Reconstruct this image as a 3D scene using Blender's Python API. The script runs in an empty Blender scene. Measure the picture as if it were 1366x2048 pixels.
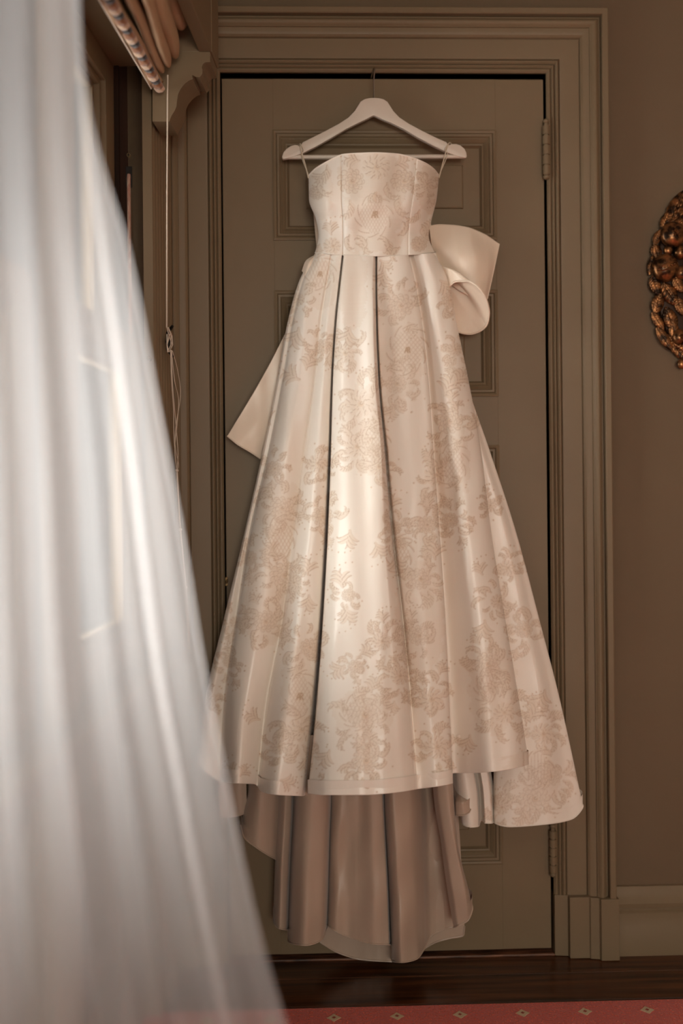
import bpy, bmesh, math, random
import numpy as np
from mathutils import Vector, Matrix
C = bpy.context.scene.collection
R = math.radians
# ------------------------------------------------------------------ camera
FPX = 1992.0; CAMD = 2.45; CAMH = 1.145
YAW = R(1.7); ROLL = R(0.55); PX0 = 683.0; PY0 = 987.0
cd = bpy.data.cameras.new('camera'); cam = bpy.data.objects.new('camera', cd); C.objects.link(cam)
bpy.context.scene.camera = cam
cd.sensor_fit = 'VERTICAL'; cd.sensor_height = 36.0; cd.sensor_width = 24.0
cd.lens = FPX / 2048 * 36.0
cd.shift_y = -(1024 - PY0) / 2048.0
cd.clip_start = 0.05
cam.location = (0, -CAMD, CAMH)
cam.matrix_world = (Matrix.Translation((0, -CAMD, CAMH)) @ Matrix.Rotation(-YAW, 4, 'Z')
                    @ Matrix.Rotation(R(90), 4, 'X') @ Matrix.Rotation(-ROLL, 4, 'Z'))
cd.dof.use_dof = True; cd.dof.focus_distance = 2.25; cd.dof.aperture_fstop = 1.3
# ------------------------------------------------------------------ world, daylight, exposure
sc = bpy.context.scene
sc.view_settings.view_transform = 'Standard'; sc.view_settings.look = 'None'
sc.view_settings.gamma = 1.0; sc.view_settings.use_curve_mapping = False
sc.view_settings.exposure = 0.0
w = bpy.data.worlds.new('overcast'); sc.world = w; w.use_nodes = True
w.node_tree.nodes['Background'].inputs[0].default_value = (0.90, 0.87, 0.83, 1)
w.node_tree.nodes['Background'].inputs[1].default_value = 2.2
LWA = R(4.43)                                   # the window wall is not quite square to the door wall
AX = Vector((math.sin(LWA), math.cos(LWA), 0)); PX = Vector((math.cos(LWA), -math.sin(LWA), 0))
def W(x, d, z):                                 # window-wall frame: x across, d along the wall, z above the floor
    return Vector((0, -CAMD, 0)) + AX * d + PX * x + Vector((0, 0, z))
def daylight(name, x, d, z, wy, wz, power, col=(1, .94, .87)):
    l = bpy.data.lights.new(name, 'AREA'); l.shape = 'RECTANGLE'; l.size = wy; l.size_y = wz
    l.energy = power; l.color = col
    o = bpy.data.objects.new(name, l); C.objects.link(o)
    m = Matrix(((-AX.x, 0, -PX.x, 0), (-AX.y, 0, -PX.y, 0), (0, 1, 0, 0), (0, 0, 0, 1)))
    o.matrix_world = Matrix.Translation(W(x, d, z)) @ m
    return o
daylight('window_or_fill_light', -.86, 1.88, 1.35, .5, 1.1, 18, (1, .975, .95))
daylight('window_or_fill_light', -.86, 0.95, 1.18, 1.0, .8, 30, (1, .975, .95))
daylight('window_or_fill_light', -.86, -0.62, 1.10, 1.2, .75, 520, (1, .962, .925))
fw = bpy.data.lights.new('window_or_fill_light', 'AREA'); fw.shape = 'RECTANGLE'; fw.size = 1.5; fw.size_y = 1.0; fw.energy = 105; fw.color = (1, .92, .82)  # added fill lamp behind the camera, brightens the door and window wall
fo = bpy.data.objects.new('window_or_fill_light', fw); C.objects.link(fo); fo.location = (.55, -5.36, 1.2); fo.rotation_euler = (R(90), 0, 0)

# ------------------------------------------------------------------ helpers
def ray(px, py):
    a = px - PX0; b = PY0 - py
    xi = a * math.cos(ROLL) + b * math.sin(ROLL)
    yi = -a * math.sin(ROLL) + b * math.cos(ROLL)
    F = Vector((math.sin(YAW), math.cos(YAW), 0)); Rv = Vector((math.cos(YAW), -math.sin(YAW), 0))
    return F + Rv * (xi / FPX) + Vector((0, 0, yi / FPX))
def at(px, py, y):                              # point on the plane y = const of the door frame
    r = ray(px, py); t = (y + CAMD) / r.y
    return Vector((0, -CAMD, CAMH)) + r * t
def at_np(px, py, y):
    a = px - PX0; b = PY0 - py; c, s = math.cos(ROLL), math.sin(ROLL)
    xi = (a * c + b * s) / FPX; yi = (-a * s + b * c) / FPX
    rx = math.sin(YAW) + math.cos(YAW) * xi; ry = math.cos(YAW) - math.sin(YAW) * xi
    t = (y + CAMD) / ry
    return np.stack([rx * t, y + 0 * t, CAMH + yi * t], -1)
def atd(px, py, d):                             # window-wall frame: (x, z) at depth d
    r = ray(px, py); t = d / r.dot(AX)
    return (r.dot(PX) * t, CAMH + r.z * t)

def tag(o, label=None, cat=None, group=None, kind=None):
    if label: o['label'] = label
    if cat: o['category'] = cat
    if group: o['group'] = group
    if kind: o['kind'] = kind
    return o
def empty(name, loc=(0, 0, 0)):
    o = bpy.data.objects.new(name, None); C.objects.link(o); o.location = loc; o.empty_display_size = .05
    return o
def link(name, me, mat, parent=None):
    o = bpy.data.objects.new(name, me); C.objects.link(o)
    if mat: 
        if not me.materials: me.materials.append(mat)
    if parent:
        o.parent = parent
        q = Vector(parent.location); p = parent.parent
        while p: q += Vector(p.location); p = p.parent
        o.location = -q
    return o
class MB:
    def __init__(s): s.v = []; s.f = []
    def add(s, v, f):
        n = len(s.v); s.v += [tuple(p) for p in v]; s.f += [tuple(i + n for i in q) for q in f]; return s
    def box(s, x0, x1, y0, y1, z0, z1, T=None):
        T = T or (lambda x, y, z: (x, y, z))
        vs = [T(x, y, z) for x in (x0, x1) for y in (y0, y1) for z in (z0, z1)]
        return s.add(vs, [(0, 1, 3, 2), (4, 6, 7, 5), (0, 4, 5, 1), (2, 3, 7, 6), (0, 2, 6, 4), (1, 5, 7, 3)])
    def tube(s, pts, r, n=8, closed=False, cap=True):
        pts = [Vector(p) for p in pts]; m = len(pts)
        rs = r if isinstance(r, (list, tuple)) else [r] * m
        prev = None; base = len(s.v); vs = []
        for i, p in enumerate(pts):
            if closed: t = pts[(i + 1) % m] - pts[i - 1]
            else: t = pts[min(i + 1, m - 1)] - pts[max(i - 1, 0)]
            t.normalize()
            if prev is None:
                a = Vector((0, 0, 1)) if abs(t.z) < .9 else Vector((1, 0, 0)); u = t.cross(a).normalized()
            else: u = (prev - t * prev.dot(t)).normalized()
            prev = u; v = t.cross(u)
            for k in range(n):
                q = 2 * math.pi * k / n; vs.append(p + (u * math.cos(q) + v * math.sin(q)) * rs[i])
        fs = []
        for i in range(m if closed else m - 1):
            for k in range(n):
                a = i * n + k; b = i * n + (k + 1) % n; j = (i + 1) % m
                fs.append((a, b, j * n + (k + 1) % n, j * n + k))
        if cap and not closed: fs += [tuple(range(n))[::-1], tuple(range((m - 1) * n, m * n))]
        return s.add(vs, fs)
    def prism(s, poly, f0, f1):                 # poly of 2D points, f0/f1 map them to the two caps
        n = len(poly); vs = [f0(*p) for p in poly] + [f1(*p) for p in poly]
        return s.add(vs, [tuple(range(n)), tuple(range(2 * n - 1, n - 1, -1))] + [(i, i + n, (i + 1) % n + n, (i + 1) % n) for i in range(n)])
    def ball(s, c, r, n=12, m=8, sc=(1, 1, 1), M=None):
        vs = []; fs = []
        for i in range(m + 1):
            th = math.pi * i / m
            for k in range(n):
                ph = 2 * math.pi * k / n
                p = Vector((r * sc[0] * math.sin(th) * math.cos(ph), r * sc[1] * math.sin(th) * math.sin(ph), r * sc[2] * math.cos(th)))
                if M: p = M @ p
                vs.append(Vector(c) + p)
        for i in range(m):
            for k in range(n): fs.append((i * n + k, (i + 1) * n + k, (i + 1) * n + (k + 1) % n, i * n + (k + 1) % n))
        return s.add(vs, fs)
    def build(s, name, mat, parent=None, smooth=False, bevel=0, seg=2, angle=40):
        me = bpy.data.meshes.new(name); me.from_pydata(s.v, [], s.f); me.validate()
        bm = bmesh.new(); bm.from_mesh(me)
        bmesh.ops.remove_doubles(bm, verts=bm.verts, dist=1e-6)
        bmesh.ops.recalc_face_normals(bm, faces=bm.faces)
        if bevel:
            es = [e for e in bm.edges if len(e.link_faces) == 2 and e.calc_face_angle(0) > R(30)]
            bmesh.ops.bevel(bm, geom=es, offset=bevel, segments=seg, affect='EDGES', profile=.5, clamp_overlap=True)
        if smooth:
            for f in bm.faces: f.smooth = True
            for e in bm.edges:
                if len(e.link_faces) == 2 and e.calc_face_angle(0) > R(angle): e.smooth = False
        bm.to_mesh(me); bm.free()
        return link(name, me, mat, parent)
def grid_mesh(name, V, mat, parent=None, attrs=None, close_u=False, thick=0, smooth=True):
    """V: (nv, nu, 3)"""
    nv, nu = V.shape[:2]; me = bpy.data.meshes.new(name)
    idx = np.arange(nv * nu).reshape(nv, nu)
    if close_u: nxt = np.roll(idx, -1, 1)
    a = idx[:-1, :] if close_u else idx[:-1, :-1]; b = nxt[:-1, :] if close_u else idx[:-1, 1:]
    c = nxt[1:, :] if close_u else idx[1:, 1:]; d = idx[1:, :] if close_u else idx[1:, :-1]
    F = np.stack([a, b, c, d], -1).reshape(-1, 4)[:, ::-1]
    me.vertices.add(nv * nu); me.vertices.foreach_set('co', V.reshape(-1).astype(np.float32))
    me.loops.add(F.size); me.loops.foreach_set('vertex_index', F.reshape(-1).astype(np.int32))
    me.polygons.add(len(F)); me.polygons.foreach_set('loop_start', np.arange(0, F.size, 4, dtype=np.int32))
    me.polygons.foreach_set('loop_total', np.full(len(F), 4, dtype=np.int32))
    me.polygons.foreach_set('use_smooth', np.full(len(F), smooth))
    me.update(calc_edges=True)
    for k, A in (attrs or {}).items():
        at_ = me.attributes.new(k, 'FLOAT', 'POINT'); at_.data.foreach_set('value', A.reshape(-1).astype(np.float32))
    o = link(name, me, mat, parent)
    if thick:
        md = o.modifiers.new('thickness', 'SOLIDIFY'); md.thickness = thick; md.offset = 0
    return o

# ------------------------------------------------------------------ materials
def mat(name, col, rough=.5, metal=0, noise=None, bump=None, spec=.5, sheen=0):
    m = bpy.data.materials.new(name); m.use_nodes = True; nt = m.node_tree; b = nt.nodes['Principled BSDF']
    b.inputs['Base Color'].default_value = (*col, 1); b.inputs['Roughness'].default_value = rough
    b.inputs['Metallic'].default_value = metal; b.inputs['Specular IOR Level'].default_value = spec
    if sheen: b.inputs['Sheen Weight'].default_value = sheen
    tc = nt.nodes.new('ShaderNodeTexCoord')
    if noise:                                   # (scale xyz, amount, second colour)
        mp = nt.nodes.new('ShaderNodeMapping'); mp.inputs['Scale'].default_value = noise[0]
        n = nt.nodes.new('ShaderNodeTexNoise'); n.inputs['Scale'].default_value = 1; n.inputs['Detail'].default_value = 6
        r = nt.nodes.new('ShaderNodeMapRange'); r.inputs[1].default_value = .35; r.inputs[2].default_value = .65; r.inputs[4].default_value = noise[1]
        mx = nt.nodes.new('ShaderNodeMix'); mx.data_type = 'RGBA'
        mx.inputs[6].default_value = (*col, 1); mx.inputs[7].default_value = (*noise[2], 1)
        nt.links.new(tc.outputs['Object'], mp.inputs[0]); nt.links.new(mp.outputs[0], n.inputs['Vector'])
        nt.links.new(n.outputs['Fac'], r.inputs[0]); nt.links.new(r.outputs[0], mx.inputs[0]); nt.links.new(mx.outputs[2], b.inputs['Base Color'])
    if bump:                                    # (scale, strength, distance)
        mp = nt.nodes.new('ShaderNodeMapping'); mp.inputs['Scale'].default_value = bump[0] if isinstance(bump[0], tuple) else (bump[0],) * 3
        n = nt.nodes.new('ShaderNodeTexNoise'); n.inputs['Scale'].default_value = 1; n.inputs['Detail'].default_value = 3
        bp = nt.nodes.new('ShaderNodeBump'); bp.inputs['Strength'].default_value = bump[1]; bp.inputs['Distance'].default_value = bump[2]
        nt.links.new(tc.outputs['Object'], mp.inputs[0]); nt.links.new(mp.outputs[0], n.inputs['Vector'])
        nt.links.new(n.outputs['Fac'], bp.inputs['Height']); nt.links.new(bp.outputs[0], b.inputs['Normal'])
    return m
PAINT = (.190, .132, .076)
M = {}
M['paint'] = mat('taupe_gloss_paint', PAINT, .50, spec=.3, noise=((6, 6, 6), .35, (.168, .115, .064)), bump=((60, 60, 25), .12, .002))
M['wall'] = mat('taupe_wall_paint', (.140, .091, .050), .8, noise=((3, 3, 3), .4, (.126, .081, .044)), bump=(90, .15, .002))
M['ceiling'] = mat('ceiling_paint', (.5, .46, .40), .9, bump=(60, .1, .002))
M['dark_wood'] = mat('dark_stained_wood', (.016, .008, .005), .75, spec=.15, noise=((40, 40, 3), .8, (.035, .014, .007)), bump=((80, 80, 6), .3, .002))
M['stone'] = mat('pale_painted_masonry', (.62, .58, .52), .9, bump=(40, .3, .004))
M['gap'] = mat('dark_void', (.01, .008, .006), .9)
M['floor_wood'] = mat('polished_dark_floorboards', (.024, .0085, .003), .30, noise=((3, 60, 60), 1, (.11, .036, .011)), bump=((4, 90, 60), .12, .002))
M['worn'] = mat('worn_reddish_threshold', (.03, .012, .006), .5, noise=((18, 200, 60), 1, (.20, .075, .035)), bump=((20, 90, 60), .5, .004))
M['white'] = mat('white_lacquered_wood', (.66, .56, .47), .38, bump=((20, 60, 60), .06, .001))
M['chrome'] = mat('chrome_wire', (.55, .52, .48), .18, 1)
M['ribbon'] = mat('ivory_ribbon', (.66, .55, .42), .45)
M['cord'] = mat('cream_cord', (.62, .52, .42), .7, bump=(900, .3, .001))
M['rope'] = mat('sash_rope', (.40, .29, .22), .85, noise=((300, 300, 60), 1, (.33, .15, .11)), bump=((500, 500, 300), .6, .002))
M['cleat'] = mat('black_iron', (.012, .01, .009), .5, .4)
M['brass'] = mat('brass_screw', (.35, .24, .12), .35, 1)
M['brassold'] = mat('tarnished_brass', (.10, .06, .03), .5, .7, noise=((400, 400, 400), 1, (.25, .15, .06)))
def satin(name, base, tan=None, line=None, rough=.36, weave=True, transl=.0):
    m = bpy.data.materials.new(name); m.use_nodes = True; nt = m.node_tree; b = nt.nodes['Principled BSDF']
    N = nt.nodes.new; L = nt.links.new
    b.inputs['Roughness'].default_value = rough; b.inputs['Specular IOR Level'].default_value = .55
    b.inputs['Sheen Weight'].default_value = .15; b.inputs['Sheen Roughness'].default_value = .4
    b.inputs['Base Color'].default_value = (*base, 1)
    tc = N('ShaderNodeTexCoord'); h = None
    n = N('ShaderNodeTexNoise'); n.inputs['Scale'].default_value = 14; n.inputs['Detail'].default_value = 3
    mpn = N('ShaderNodeMapping'); mpn.inputs['Scale'].default_value = (1.6, 1.6, .5)
    L(tc.outputs['Object'], mpn.inputs[0]); L(mpn.outputs[0], n.inputs['Vector'])
    bp0 = N('ShaderNodeBump'); bp0.inputs['Strength'].default_value = .22; bp0.inputs['Distance'].default_value = .008
    L(n.outputs['Fac'], bp0.inputs['Height'])
    if tan:
        a1 = N('ShaderNodeAttribute'); a1.attribute_name = 'motif_fill'; a2 = N('ShaderNodeAttribute'); a2.attribute_name = 'motif_line'
        m1 = N('ShaderNodeMix'); m1.data_type = 'RGBA'; m1.inputs[6].default_value = (*base, 1); m1.inputs[7].default_value = (*tan, 1)
        m2 = N('ShaderNodeMix'); m2.data_type = 'RGBA'; m2.inputs[7].default_value = (*line, 1)
        L(a1.outputs['Fac'], m1.inputs[0]); L(m1.outputs[2], m2.inputs[6]); L(a2.outputs['Fac'], m2.inputs[0]); L(m2.outputs[2], b.inputs['Base Color'])
        r = N('ShaderNodeMapRange'); r.inputs[3].default_value = rough; r.inputs[4].default_value = .62
        L(a1.outputs['Fac'], r.inputs[0]); L(r.outputs[0], b.inputs['Roughness'])
        bp = N('ShaderNodeBump'); bp.inputs['Strength'].default_value = .5; bp.inputs['Distance'].default_value = .0012
        L(a1.outputs['Fac'], bp.inputs['Height']); L(bp0.outputs[0], bp.inputs['Normal']); L(bp.outputs[0], b.inputs['Normal'])
    else: L(bp0.outputs[0], b.inputs['Normal'])
    return m
M['damask'] = satin('ivory_damask_satin', (.86, .77, .68), (.73, .57, .43), (.53, .37, .25), .36)
M['satin'] = satin('plain_champagne_satin', (.80, .66, .53), rough=.36)
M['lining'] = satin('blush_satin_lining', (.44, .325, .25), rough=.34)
def sheer():
    m = bpy.data.materials.new('sheer_white_voile'); m.use_nodes = True; nt = m.node_tree; N = nt.nodes.new; L = nt.links.new
    nt.nodes.remove(nt.nodes['Principled BSDF']); out = nt.nodes['Material Output']
    t = N('ShaderNodeBsdfTransparent'); d = N('ShaderNodeBsdfDiffuse'); tr = N('ShaderNodeBsdfTranslucent')
    d.inputs[0].default_value = (.80, .79, .80, 1); tr.inputs[0].default_value = (.80, .79, .80, 1)
    a = N('ShaderNodeMixShader'); a.inputs[0].default_value = .5; b = N('ShaderNodeMixShader'); b.inputs[0].default_value = .36
    L(d.outputs[0], a.inputs[1]); L(tr.outputs[0], a.inputs[2]); L(t.outputs[0], b.inputs[1]); L(a.outputs[0], b.inputs[2]); L(b.outputs[0], out.inputs[0])
    return m
M['sheer'] = sheer()
def pane_mat():
    m = bpy.data.materials.new('window_glass'); m.use_nodes = True; nt = m.node_tree; N = nt.nodes.new; L = nt.links.new
    nt.nodes.remove(nt.nodes['Principled BSDF']); out = nt.nodes['Material Output']
    t = N('ShaderNodeBsdfTransparent'); t.inputs[0].default_value = (.93, .94, .93, 1); g = N('ShaderNodeBsdfGlossy'); g.inputs['Roughness'].default_value = .02
    fr = N('ShaderNodeFresnel'); fr.inputs[0].default_value = 1.45; a = N('ShaderNodeMixShader')
    L(fr.outputs[0], a.inputs[0]); L(t.outputs[0], a.inputs[1]); L(g.outputs[0], a.inputs[2]); L(a.outputs[0], out.inputs[0])
    return m
M['glass'] = pane_mat()
def gilt():
    m = bpy.data.materials.new('antique_gilt'); m.use_nodes = True; nt = m.node_tree; N = nt.nodes.new; L = nt.links.new
    b = nt.nodes['Principled BSDF']; b.inputs['Metallic'].default_value = .75; b.inputs['Roughness'].default_value = .28
    tc = N('ShaderNodeTexCoord'); n = N('ShaderNodeTexNoise'); n.inputs['Scale'].default_value = 60; n.inputs['Detail'].default_value = 4
    L(tc.outputs['Object'], n.inputs['Vector']); cr = N('ShaderNodeValToRGB')
    cr.color_ramp.elements[0].position = .38; cr.color_ramp.elements[0].color = (.022, .009, .003, 1)
    cr.color_ramp.elements[1].position = .70; cr.color_ramp.elements[1].color = (.36, .15, .052, 1)
    L(n.outputs['Fac'], cr.inputs[0]); L(cr.outputs[0], b.inputs['Base Color'])
    bp = N('ShaderNodeBump'); bp.inputs['Strength'].default_value = .4; bp.inputs['Distance'].default_value = .002
    L(n.outputs['Fac'], bp.inputs['Height']); L(bp.outputs[0], b.inputs['Normal'])
    return m
M['gilt'] = gilt()
M['mirror'] = mat('mirror_glass', (.5, .48, .45), .05, 1)
def striped(name, c1, c2, scale, axisrot=0):    # fine corded stripes of the blind
    m = bpy.data.materials.new(name); m.use_nodes = True; nt = m.node_tree; N = nt.nodes.new; L = nt.links.new
    b = nt.nodes['Principled BSDF']; b.inputs['Roughness'].default_value = .75
    at_ = N('ShaderNodeAttribute'); at_.attribute_name = 'cord_length'
    mu = N('ShaderNodeMath'); mu.operation = 'MULTIPLY'; mu.inputs[1].default_value = 2 * math.pi * scale
    sn = N('ShaderNodeMath'); sn.operation = 'SINE'; L(at_.outputs['Fac'], mu.inputs[0]); L(mu.outputs[0], sn.inputs[0])
    r = N('ShaderNodeMapRange'); r.inputs[1].default_value = -1; L(sn.outputs[0], r.inputs[0])
    mx = N('ShaderNodeMix'); mx.data_type = 'RGBA'; mx.inputs[6].default_value = (*c1, 1); mx.inputs[7].default_value = (*c2, 1)
    L(r.outputs[0], mx.inputs[0]); L(mx.outputs[2], b.inputs['Base Color'])
    bp = N('ShaderNodeBump'); bp.inputs['Strength'].default_value = .6; bp.inputs['Distance'].default_value = .0015
    L(r.outputs[0], bp.inputs['Height']); L(bp.outputs[0], b.inputs['Normal'])
    return m
M['blind'] = striped('corded_gold_silk', (.30, .17, .09), (.60, .40, .24), 260)
for nm, c in (('tuft_cream', (.72, .48, .32)), ('tuft_brown', (.34, .13, .05)), ('tuft_black', (.018, .008, .006))):
    M[nm] = mat(nm, c, .9, noise=((500, 500, 500), 1, tuple(q * .6 for q in c)), bump=(900, .8, .002), sheen=.5)
def rug_mat():
    m = bpy.data.materials.new('red_woven_carpet'); m.use_nodes = True; nt = m.node_tree; N = nt.nodes.new; L = nt.links.new
    b = nt.nodes['Principled BSDF']; b.inputs['Roughness'].default_value = .95; b.inputs['Sheen Weight'].default_value = .3
    tc = N('ShaderNodeTexCoord'); v = N('ShaderNodeTexVoronoi'); v.inputs['Scale'].default_value = 170
    L(tc.outputs['Object'], v.inputs['Vector']); r = N('ShaderNodeMapRange'); r.inputs[2].default_value = .5
    L(v.outputs['Distance'], r.inputs[0])
    mx = N('ShaderNodeMix'); mx.data_type = 'RGBA'; mx.inputs[6].default_value = (.85, .105, .045, 1); mx.inputs[7].default_value = (.48, .045, .02, 1)
    L(r.outputs[0], mx.inputs[0]); L(mx.outputs[2], b.inputs['Base Color'])
    bp = N('ShaderNodeBump'); bp.inputs['Strength'].default_value = .6; bp.inputs['Distance'].default_value = .003; bp.invert = True
    L(r.outputs[0], bp.inputs['Height']); L(bp.outputs[0], b.inputs['Normal'])
    return m
M['rug'] = rug_mat()
M['rug_cream'] = mat('cream_carpet_wool', (.62, .47, .30), .95, bump=(600, .8, .003))
M['rug_dot'] = mat('red_carpet_wool', (.30, .05, .03), .95, bump=(600, .8, .003))

# ------------------------------------------------------------------ the room shell
S = 'structure'
X0, X1, YF, CEIL = -1.3, 2.6, -5.2, 2.75
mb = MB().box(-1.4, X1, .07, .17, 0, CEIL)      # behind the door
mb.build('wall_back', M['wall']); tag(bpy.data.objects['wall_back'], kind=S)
wb = bpy.data.objects['wall_back']
pTL = at(444, 157, 0); pTR = at(1088, 160, 0); pBR = at(1101, 1896, 0)
DX0 = (at(444, 157, 0).x + at(456, 1500, 0).x) / 2; DX1 = (pTR.x + pBR.x) / 2; DZ1 = (pTL.z + pTR.z) / 2; DZ0 = max(.012, pBR.z)
print('DOOR', DX0, DX1, DZ0, DZ1)
OX0, OX1, OZ1 = DX0 - .004, DX1 + .006, DZ1 + .014   # door opening
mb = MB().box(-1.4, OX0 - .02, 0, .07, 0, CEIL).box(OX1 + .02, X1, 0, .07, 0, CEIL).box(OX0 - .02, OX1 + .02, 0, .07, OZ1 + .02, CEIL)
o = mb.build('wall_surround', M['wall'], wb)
tag(MB().box(X1, X1 + .1, YF, .17, 0, CEIL).build('wall_right', M['wall']), kind=S)
tag(MB().box(-1.8, -.2, YF - .1, YF, 0, CEIL).box(1.3, X1, YF - .1, YF, 0, CEIL).box(-.2, 1.3, YF - .1, YF, 0, .7).box(-.2, 1.3, YF - .1, YF, 2.4, CEIL).build('wall_front', M['wall']), kind=S)
tag(MB().box(-1.8, X1 + .1, YF - .1, .17, CEIL, CEIL + .1).build('ceiling', M['ceiling']), kind=S)

# floor: sub-floor with dark boards laid across, each board a part
fl = tag(MB().box(-1.3, X1, YF, .17, -.06, -.012).build('floor', M['gap']), kind=S)
rnd = random.Random(4)
y = .06; k = 0
while y > -2.6:
    wd = .128 if k else .158
    mb = MB(); mb.box(-1.2, X1 - .001, y - wd + .0015, y, -.012, 0)
    mb.build('plank', M['floor_wood'], fl, bevel=.0012, seg=1); y -= wd; k += 1
MB().box(-1.3, X1, YF, y, -.012, 0).build('board_field', M['floor_wood'], fl)

# window wall (left)
xW = -.562
wl = MB()
wl.box(-.80, xW, 2.158, 2.62, 0, CEIL, W)                   # pier next to the door corner
wl.box(-.80, xW, -2.9, 2.158, 0, CAMH - .375, W)            # below the windows
wl.box(-.80, xW, -2.9, 2.158, CAMH + .96, CEIL, W)          # above
for a, b in ((1.50, 1.62), (-.0, .35), (-2.9, -1.25)): wl.box(-.80, xW, a, b, CAMH - .375, CAMH + .96, W)
wl = tag(wl.build('wall_left', M['paint']), kind=S)
# panelling under the sill
MB().box(xW, xW + .012, .3, 2.15, .16, .20, W).box(xW, xW + .012, .3, 2.15, .64, .68, W).box(xW, xW + .012, 2.06, 2.12, .20, .64, W).box(xW, xW + .012, 1.5, 1.56, .20, .64, W).build('apron_panel_frame', M['paint'], wl, bevel=.003)
tag(MB().box(xW, xW + .02, -2.8, 2.43, 0, .14, W).box(xW, xW + .012, -2.8, 2.43, .14, .16, W).build('baseboard_left', M['paint'], bevel=.003), kind=S)

def zc(z): return CAMH + z
def sash(name, x0, x1, d0, d1, z0, z1, st, rt, rb, parent):
    """timber sash in the window-wall frame with moulded inner edge and one pane"""
    f = MB(); f.box(x0, x1, d0, d0 + st, z0, z1, W).box(x0, x1, d1 - st, d1, z0, z1, W)
    f.box(x0, x1, d0 + st, d1 - st, z1 - rt, z1, W).box(x0, x1, d0 + st, d1 - st, z0, z0 + rb, W)
    o = f.build(name, M['paint'], parent, bevel=.002)
    a, b, c, e = d0 + st, d1 - st, z0 + rb, z1 - rt
    g = MB()
    for ins, xx in ((0, x1 - .010), (.012, x1 - .022)):
        i2 = ins + .012
        g.box(xx - .02, xx, a + ins, a + i2, c + ins, e - ins, W).box(xx - .02, xx, b - i2, b - ins, c + ins, e - ins, W)
        g.box(xx - .02, xx, a + i2, b - i2, c + ins, c + i2, W).box(xx - .02, xx, a + i2, b - i2, e - i2, e - ins, W)
    g.build('glazing_bead', M['paint'], o, bevel=.003)
    xm = x1 - .034
    MB().box(xm - .002, xm + .002, a + .006, b - .006, c + .006, e - .006, W).build('pane', M['glass'], o)
    return o
def window(name, d0, d1):
    r = tag(empty(name, W(-.6, (d0 + d1) / 2, zc(-.375))), kind=S)
    f = MB()
    f.box(-.70, -.53, d0 - .03, d1 + .03, zc(-.43), zc(-.372), W)
    f.build('sill_board', M['paint'], r, bevel=.003)
    MB().box(-.70, -.509, d0 - .03, d1 + .03, zc(.937), zc(.96), W).build('head_board', M['paint'], r, bevel=.001)
    MB().box(-.655, -.53, d1 - .002, d1 + .012, zc(-.372), zc(.937), W).build('pulley_stile', M['dark_wood'], r)
    MB().box(-.655, -.53, d0 - .012, d0 + .002, zc(-.372), zc(.937), W).build('pulley_stile', M['dark_wood'], r)
    MB().box(-.590, -.580, d1 - .008, d1 - .002, zc(-.372), zc(.937), W).build('parting_bead', M['dark_wood'], r)
    MB().box(-.80, -.656, d1 - .006, d1 + .010, zc(-.372), zc(.937), W).box(-.80, -.656, d0 - .010, d0 + .006, zc(-.372), zc(.937), W).build('outer_reveal', M['stone'], r)
    sash('upper_sash', -.632, -.590, d0 + .006, d1 - .008, zc(.28), zc(.934), .062, .055, .05, r)
    sash('lower_sash', -.580, -.535, d0 + .006, d1 - .004, zc(-.370), zc(.335), .066, .055, .085, r)
    return r
w1 = window('window_1', 1.63, 2.152); w2 = window('window_2', .36, 1.488); w3 = window('window_3', -1.24, -.01)
w4 = tag(empty('fill_window', (.55, YF - .05, .7)), kind=S)  # unseen window added behind the camera to go with the fill lamp
MB().box(-.2, -.15, YF - .08, YF - .02, .7, 2.4).box(1.25, 1.3, YF - .08, YF - .02, .7, 2.4).box(-.15, 1.25, YF - .08, YF - .02, .7, .76).box(-.15, 1.25, YF - .08, YF - .02, 2.35, 2.4).box(-.15, 1.25, YF - .075, YF - .025, 1.52, 1.57).box(.53, .57, YF - .07, YF - .03, .76, 1.52).box(.53, .57, YF - .07, YF - .03, 1.57, 2.35).build('sash_frame', M['paint'], w4)
MB().box(-.15, 1.25, YF - .052, YF - .048, .76, 2.35).build('pane', M['glass'], w4)
# pulley face, screw, sash cord, rubbed edge
MB().tube([W(-.560, 2.149, zc(.700)), W(-.560, 2.146, zc(.690)), W(-.559, 2.142, zc(.60)), W(-.558, 2.141, zc(.335))], .0042, 8).build('sash_cord', M['rope'], w1, smooth=True)
MB().box(-.567, -.553, 2.1475, 2.1505, zc(.672), zc(.718), W).build('pulley_slot', M['gap'], w1, bevel=.001)
scr = MB().tube([W(-.560, 2.1502, zc(.742)), W(-.560, 2.1455, zc(.742))], .0042, 14).build('screw', M['brass'], w1, smooth=True)
MB().box(-.5632, -.5568, 2.1448, 2.1456, zc(.7413), zc(.7427), W).box(-.5607, -.5593, 2.1448, 2.1456, zc(.7388), zc(.7452), W).build('cross_slot', M['gap'], scr)

# window casings: jamb lining and reeded architrave beside window_1
def arch(d0, d1, z0, z1, flip=False):
    mb = MB(); pr = [(-.562, d0), (-.530, d0), (-.5095, d0), (-.508, d0 + .004)]
    n = 7; L_ = d1 - d0 - .03
    for i in range(n):
        a = d0 + .008 + L_ * i / n; b = d0 + .008 + L_ * (i + 1) / n
        for t in np.linspace(0, 1, 7):
            pr.append((-.512 + .0055 * math.sin(math.pi * t), a + (b - a) * (.08 + .84 * t)))
    pr += [(-.515, d1 - .018), (-.520, d1 - .016), (-.520, d1 - .004), (-.525, d1), (-.562, d1)]
    if flip: pr = [(x, d0 + d1 - d) for x, d in pr]
    mb.prism(pr, lambda x, d: W(x, d, z0), lambda x, d: W(x, d, z1)); return mb
tag(arch(2.150, 2.365, 0, zc(.96)).build('trim_2', M['paint'], smooth=True, angle=25), kind=S)
tag(arch(1.49, 1.628, 0, zc(.96)).build('trim_3', M['paint'], smooth=True, angle=25), kind=S)
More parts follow.
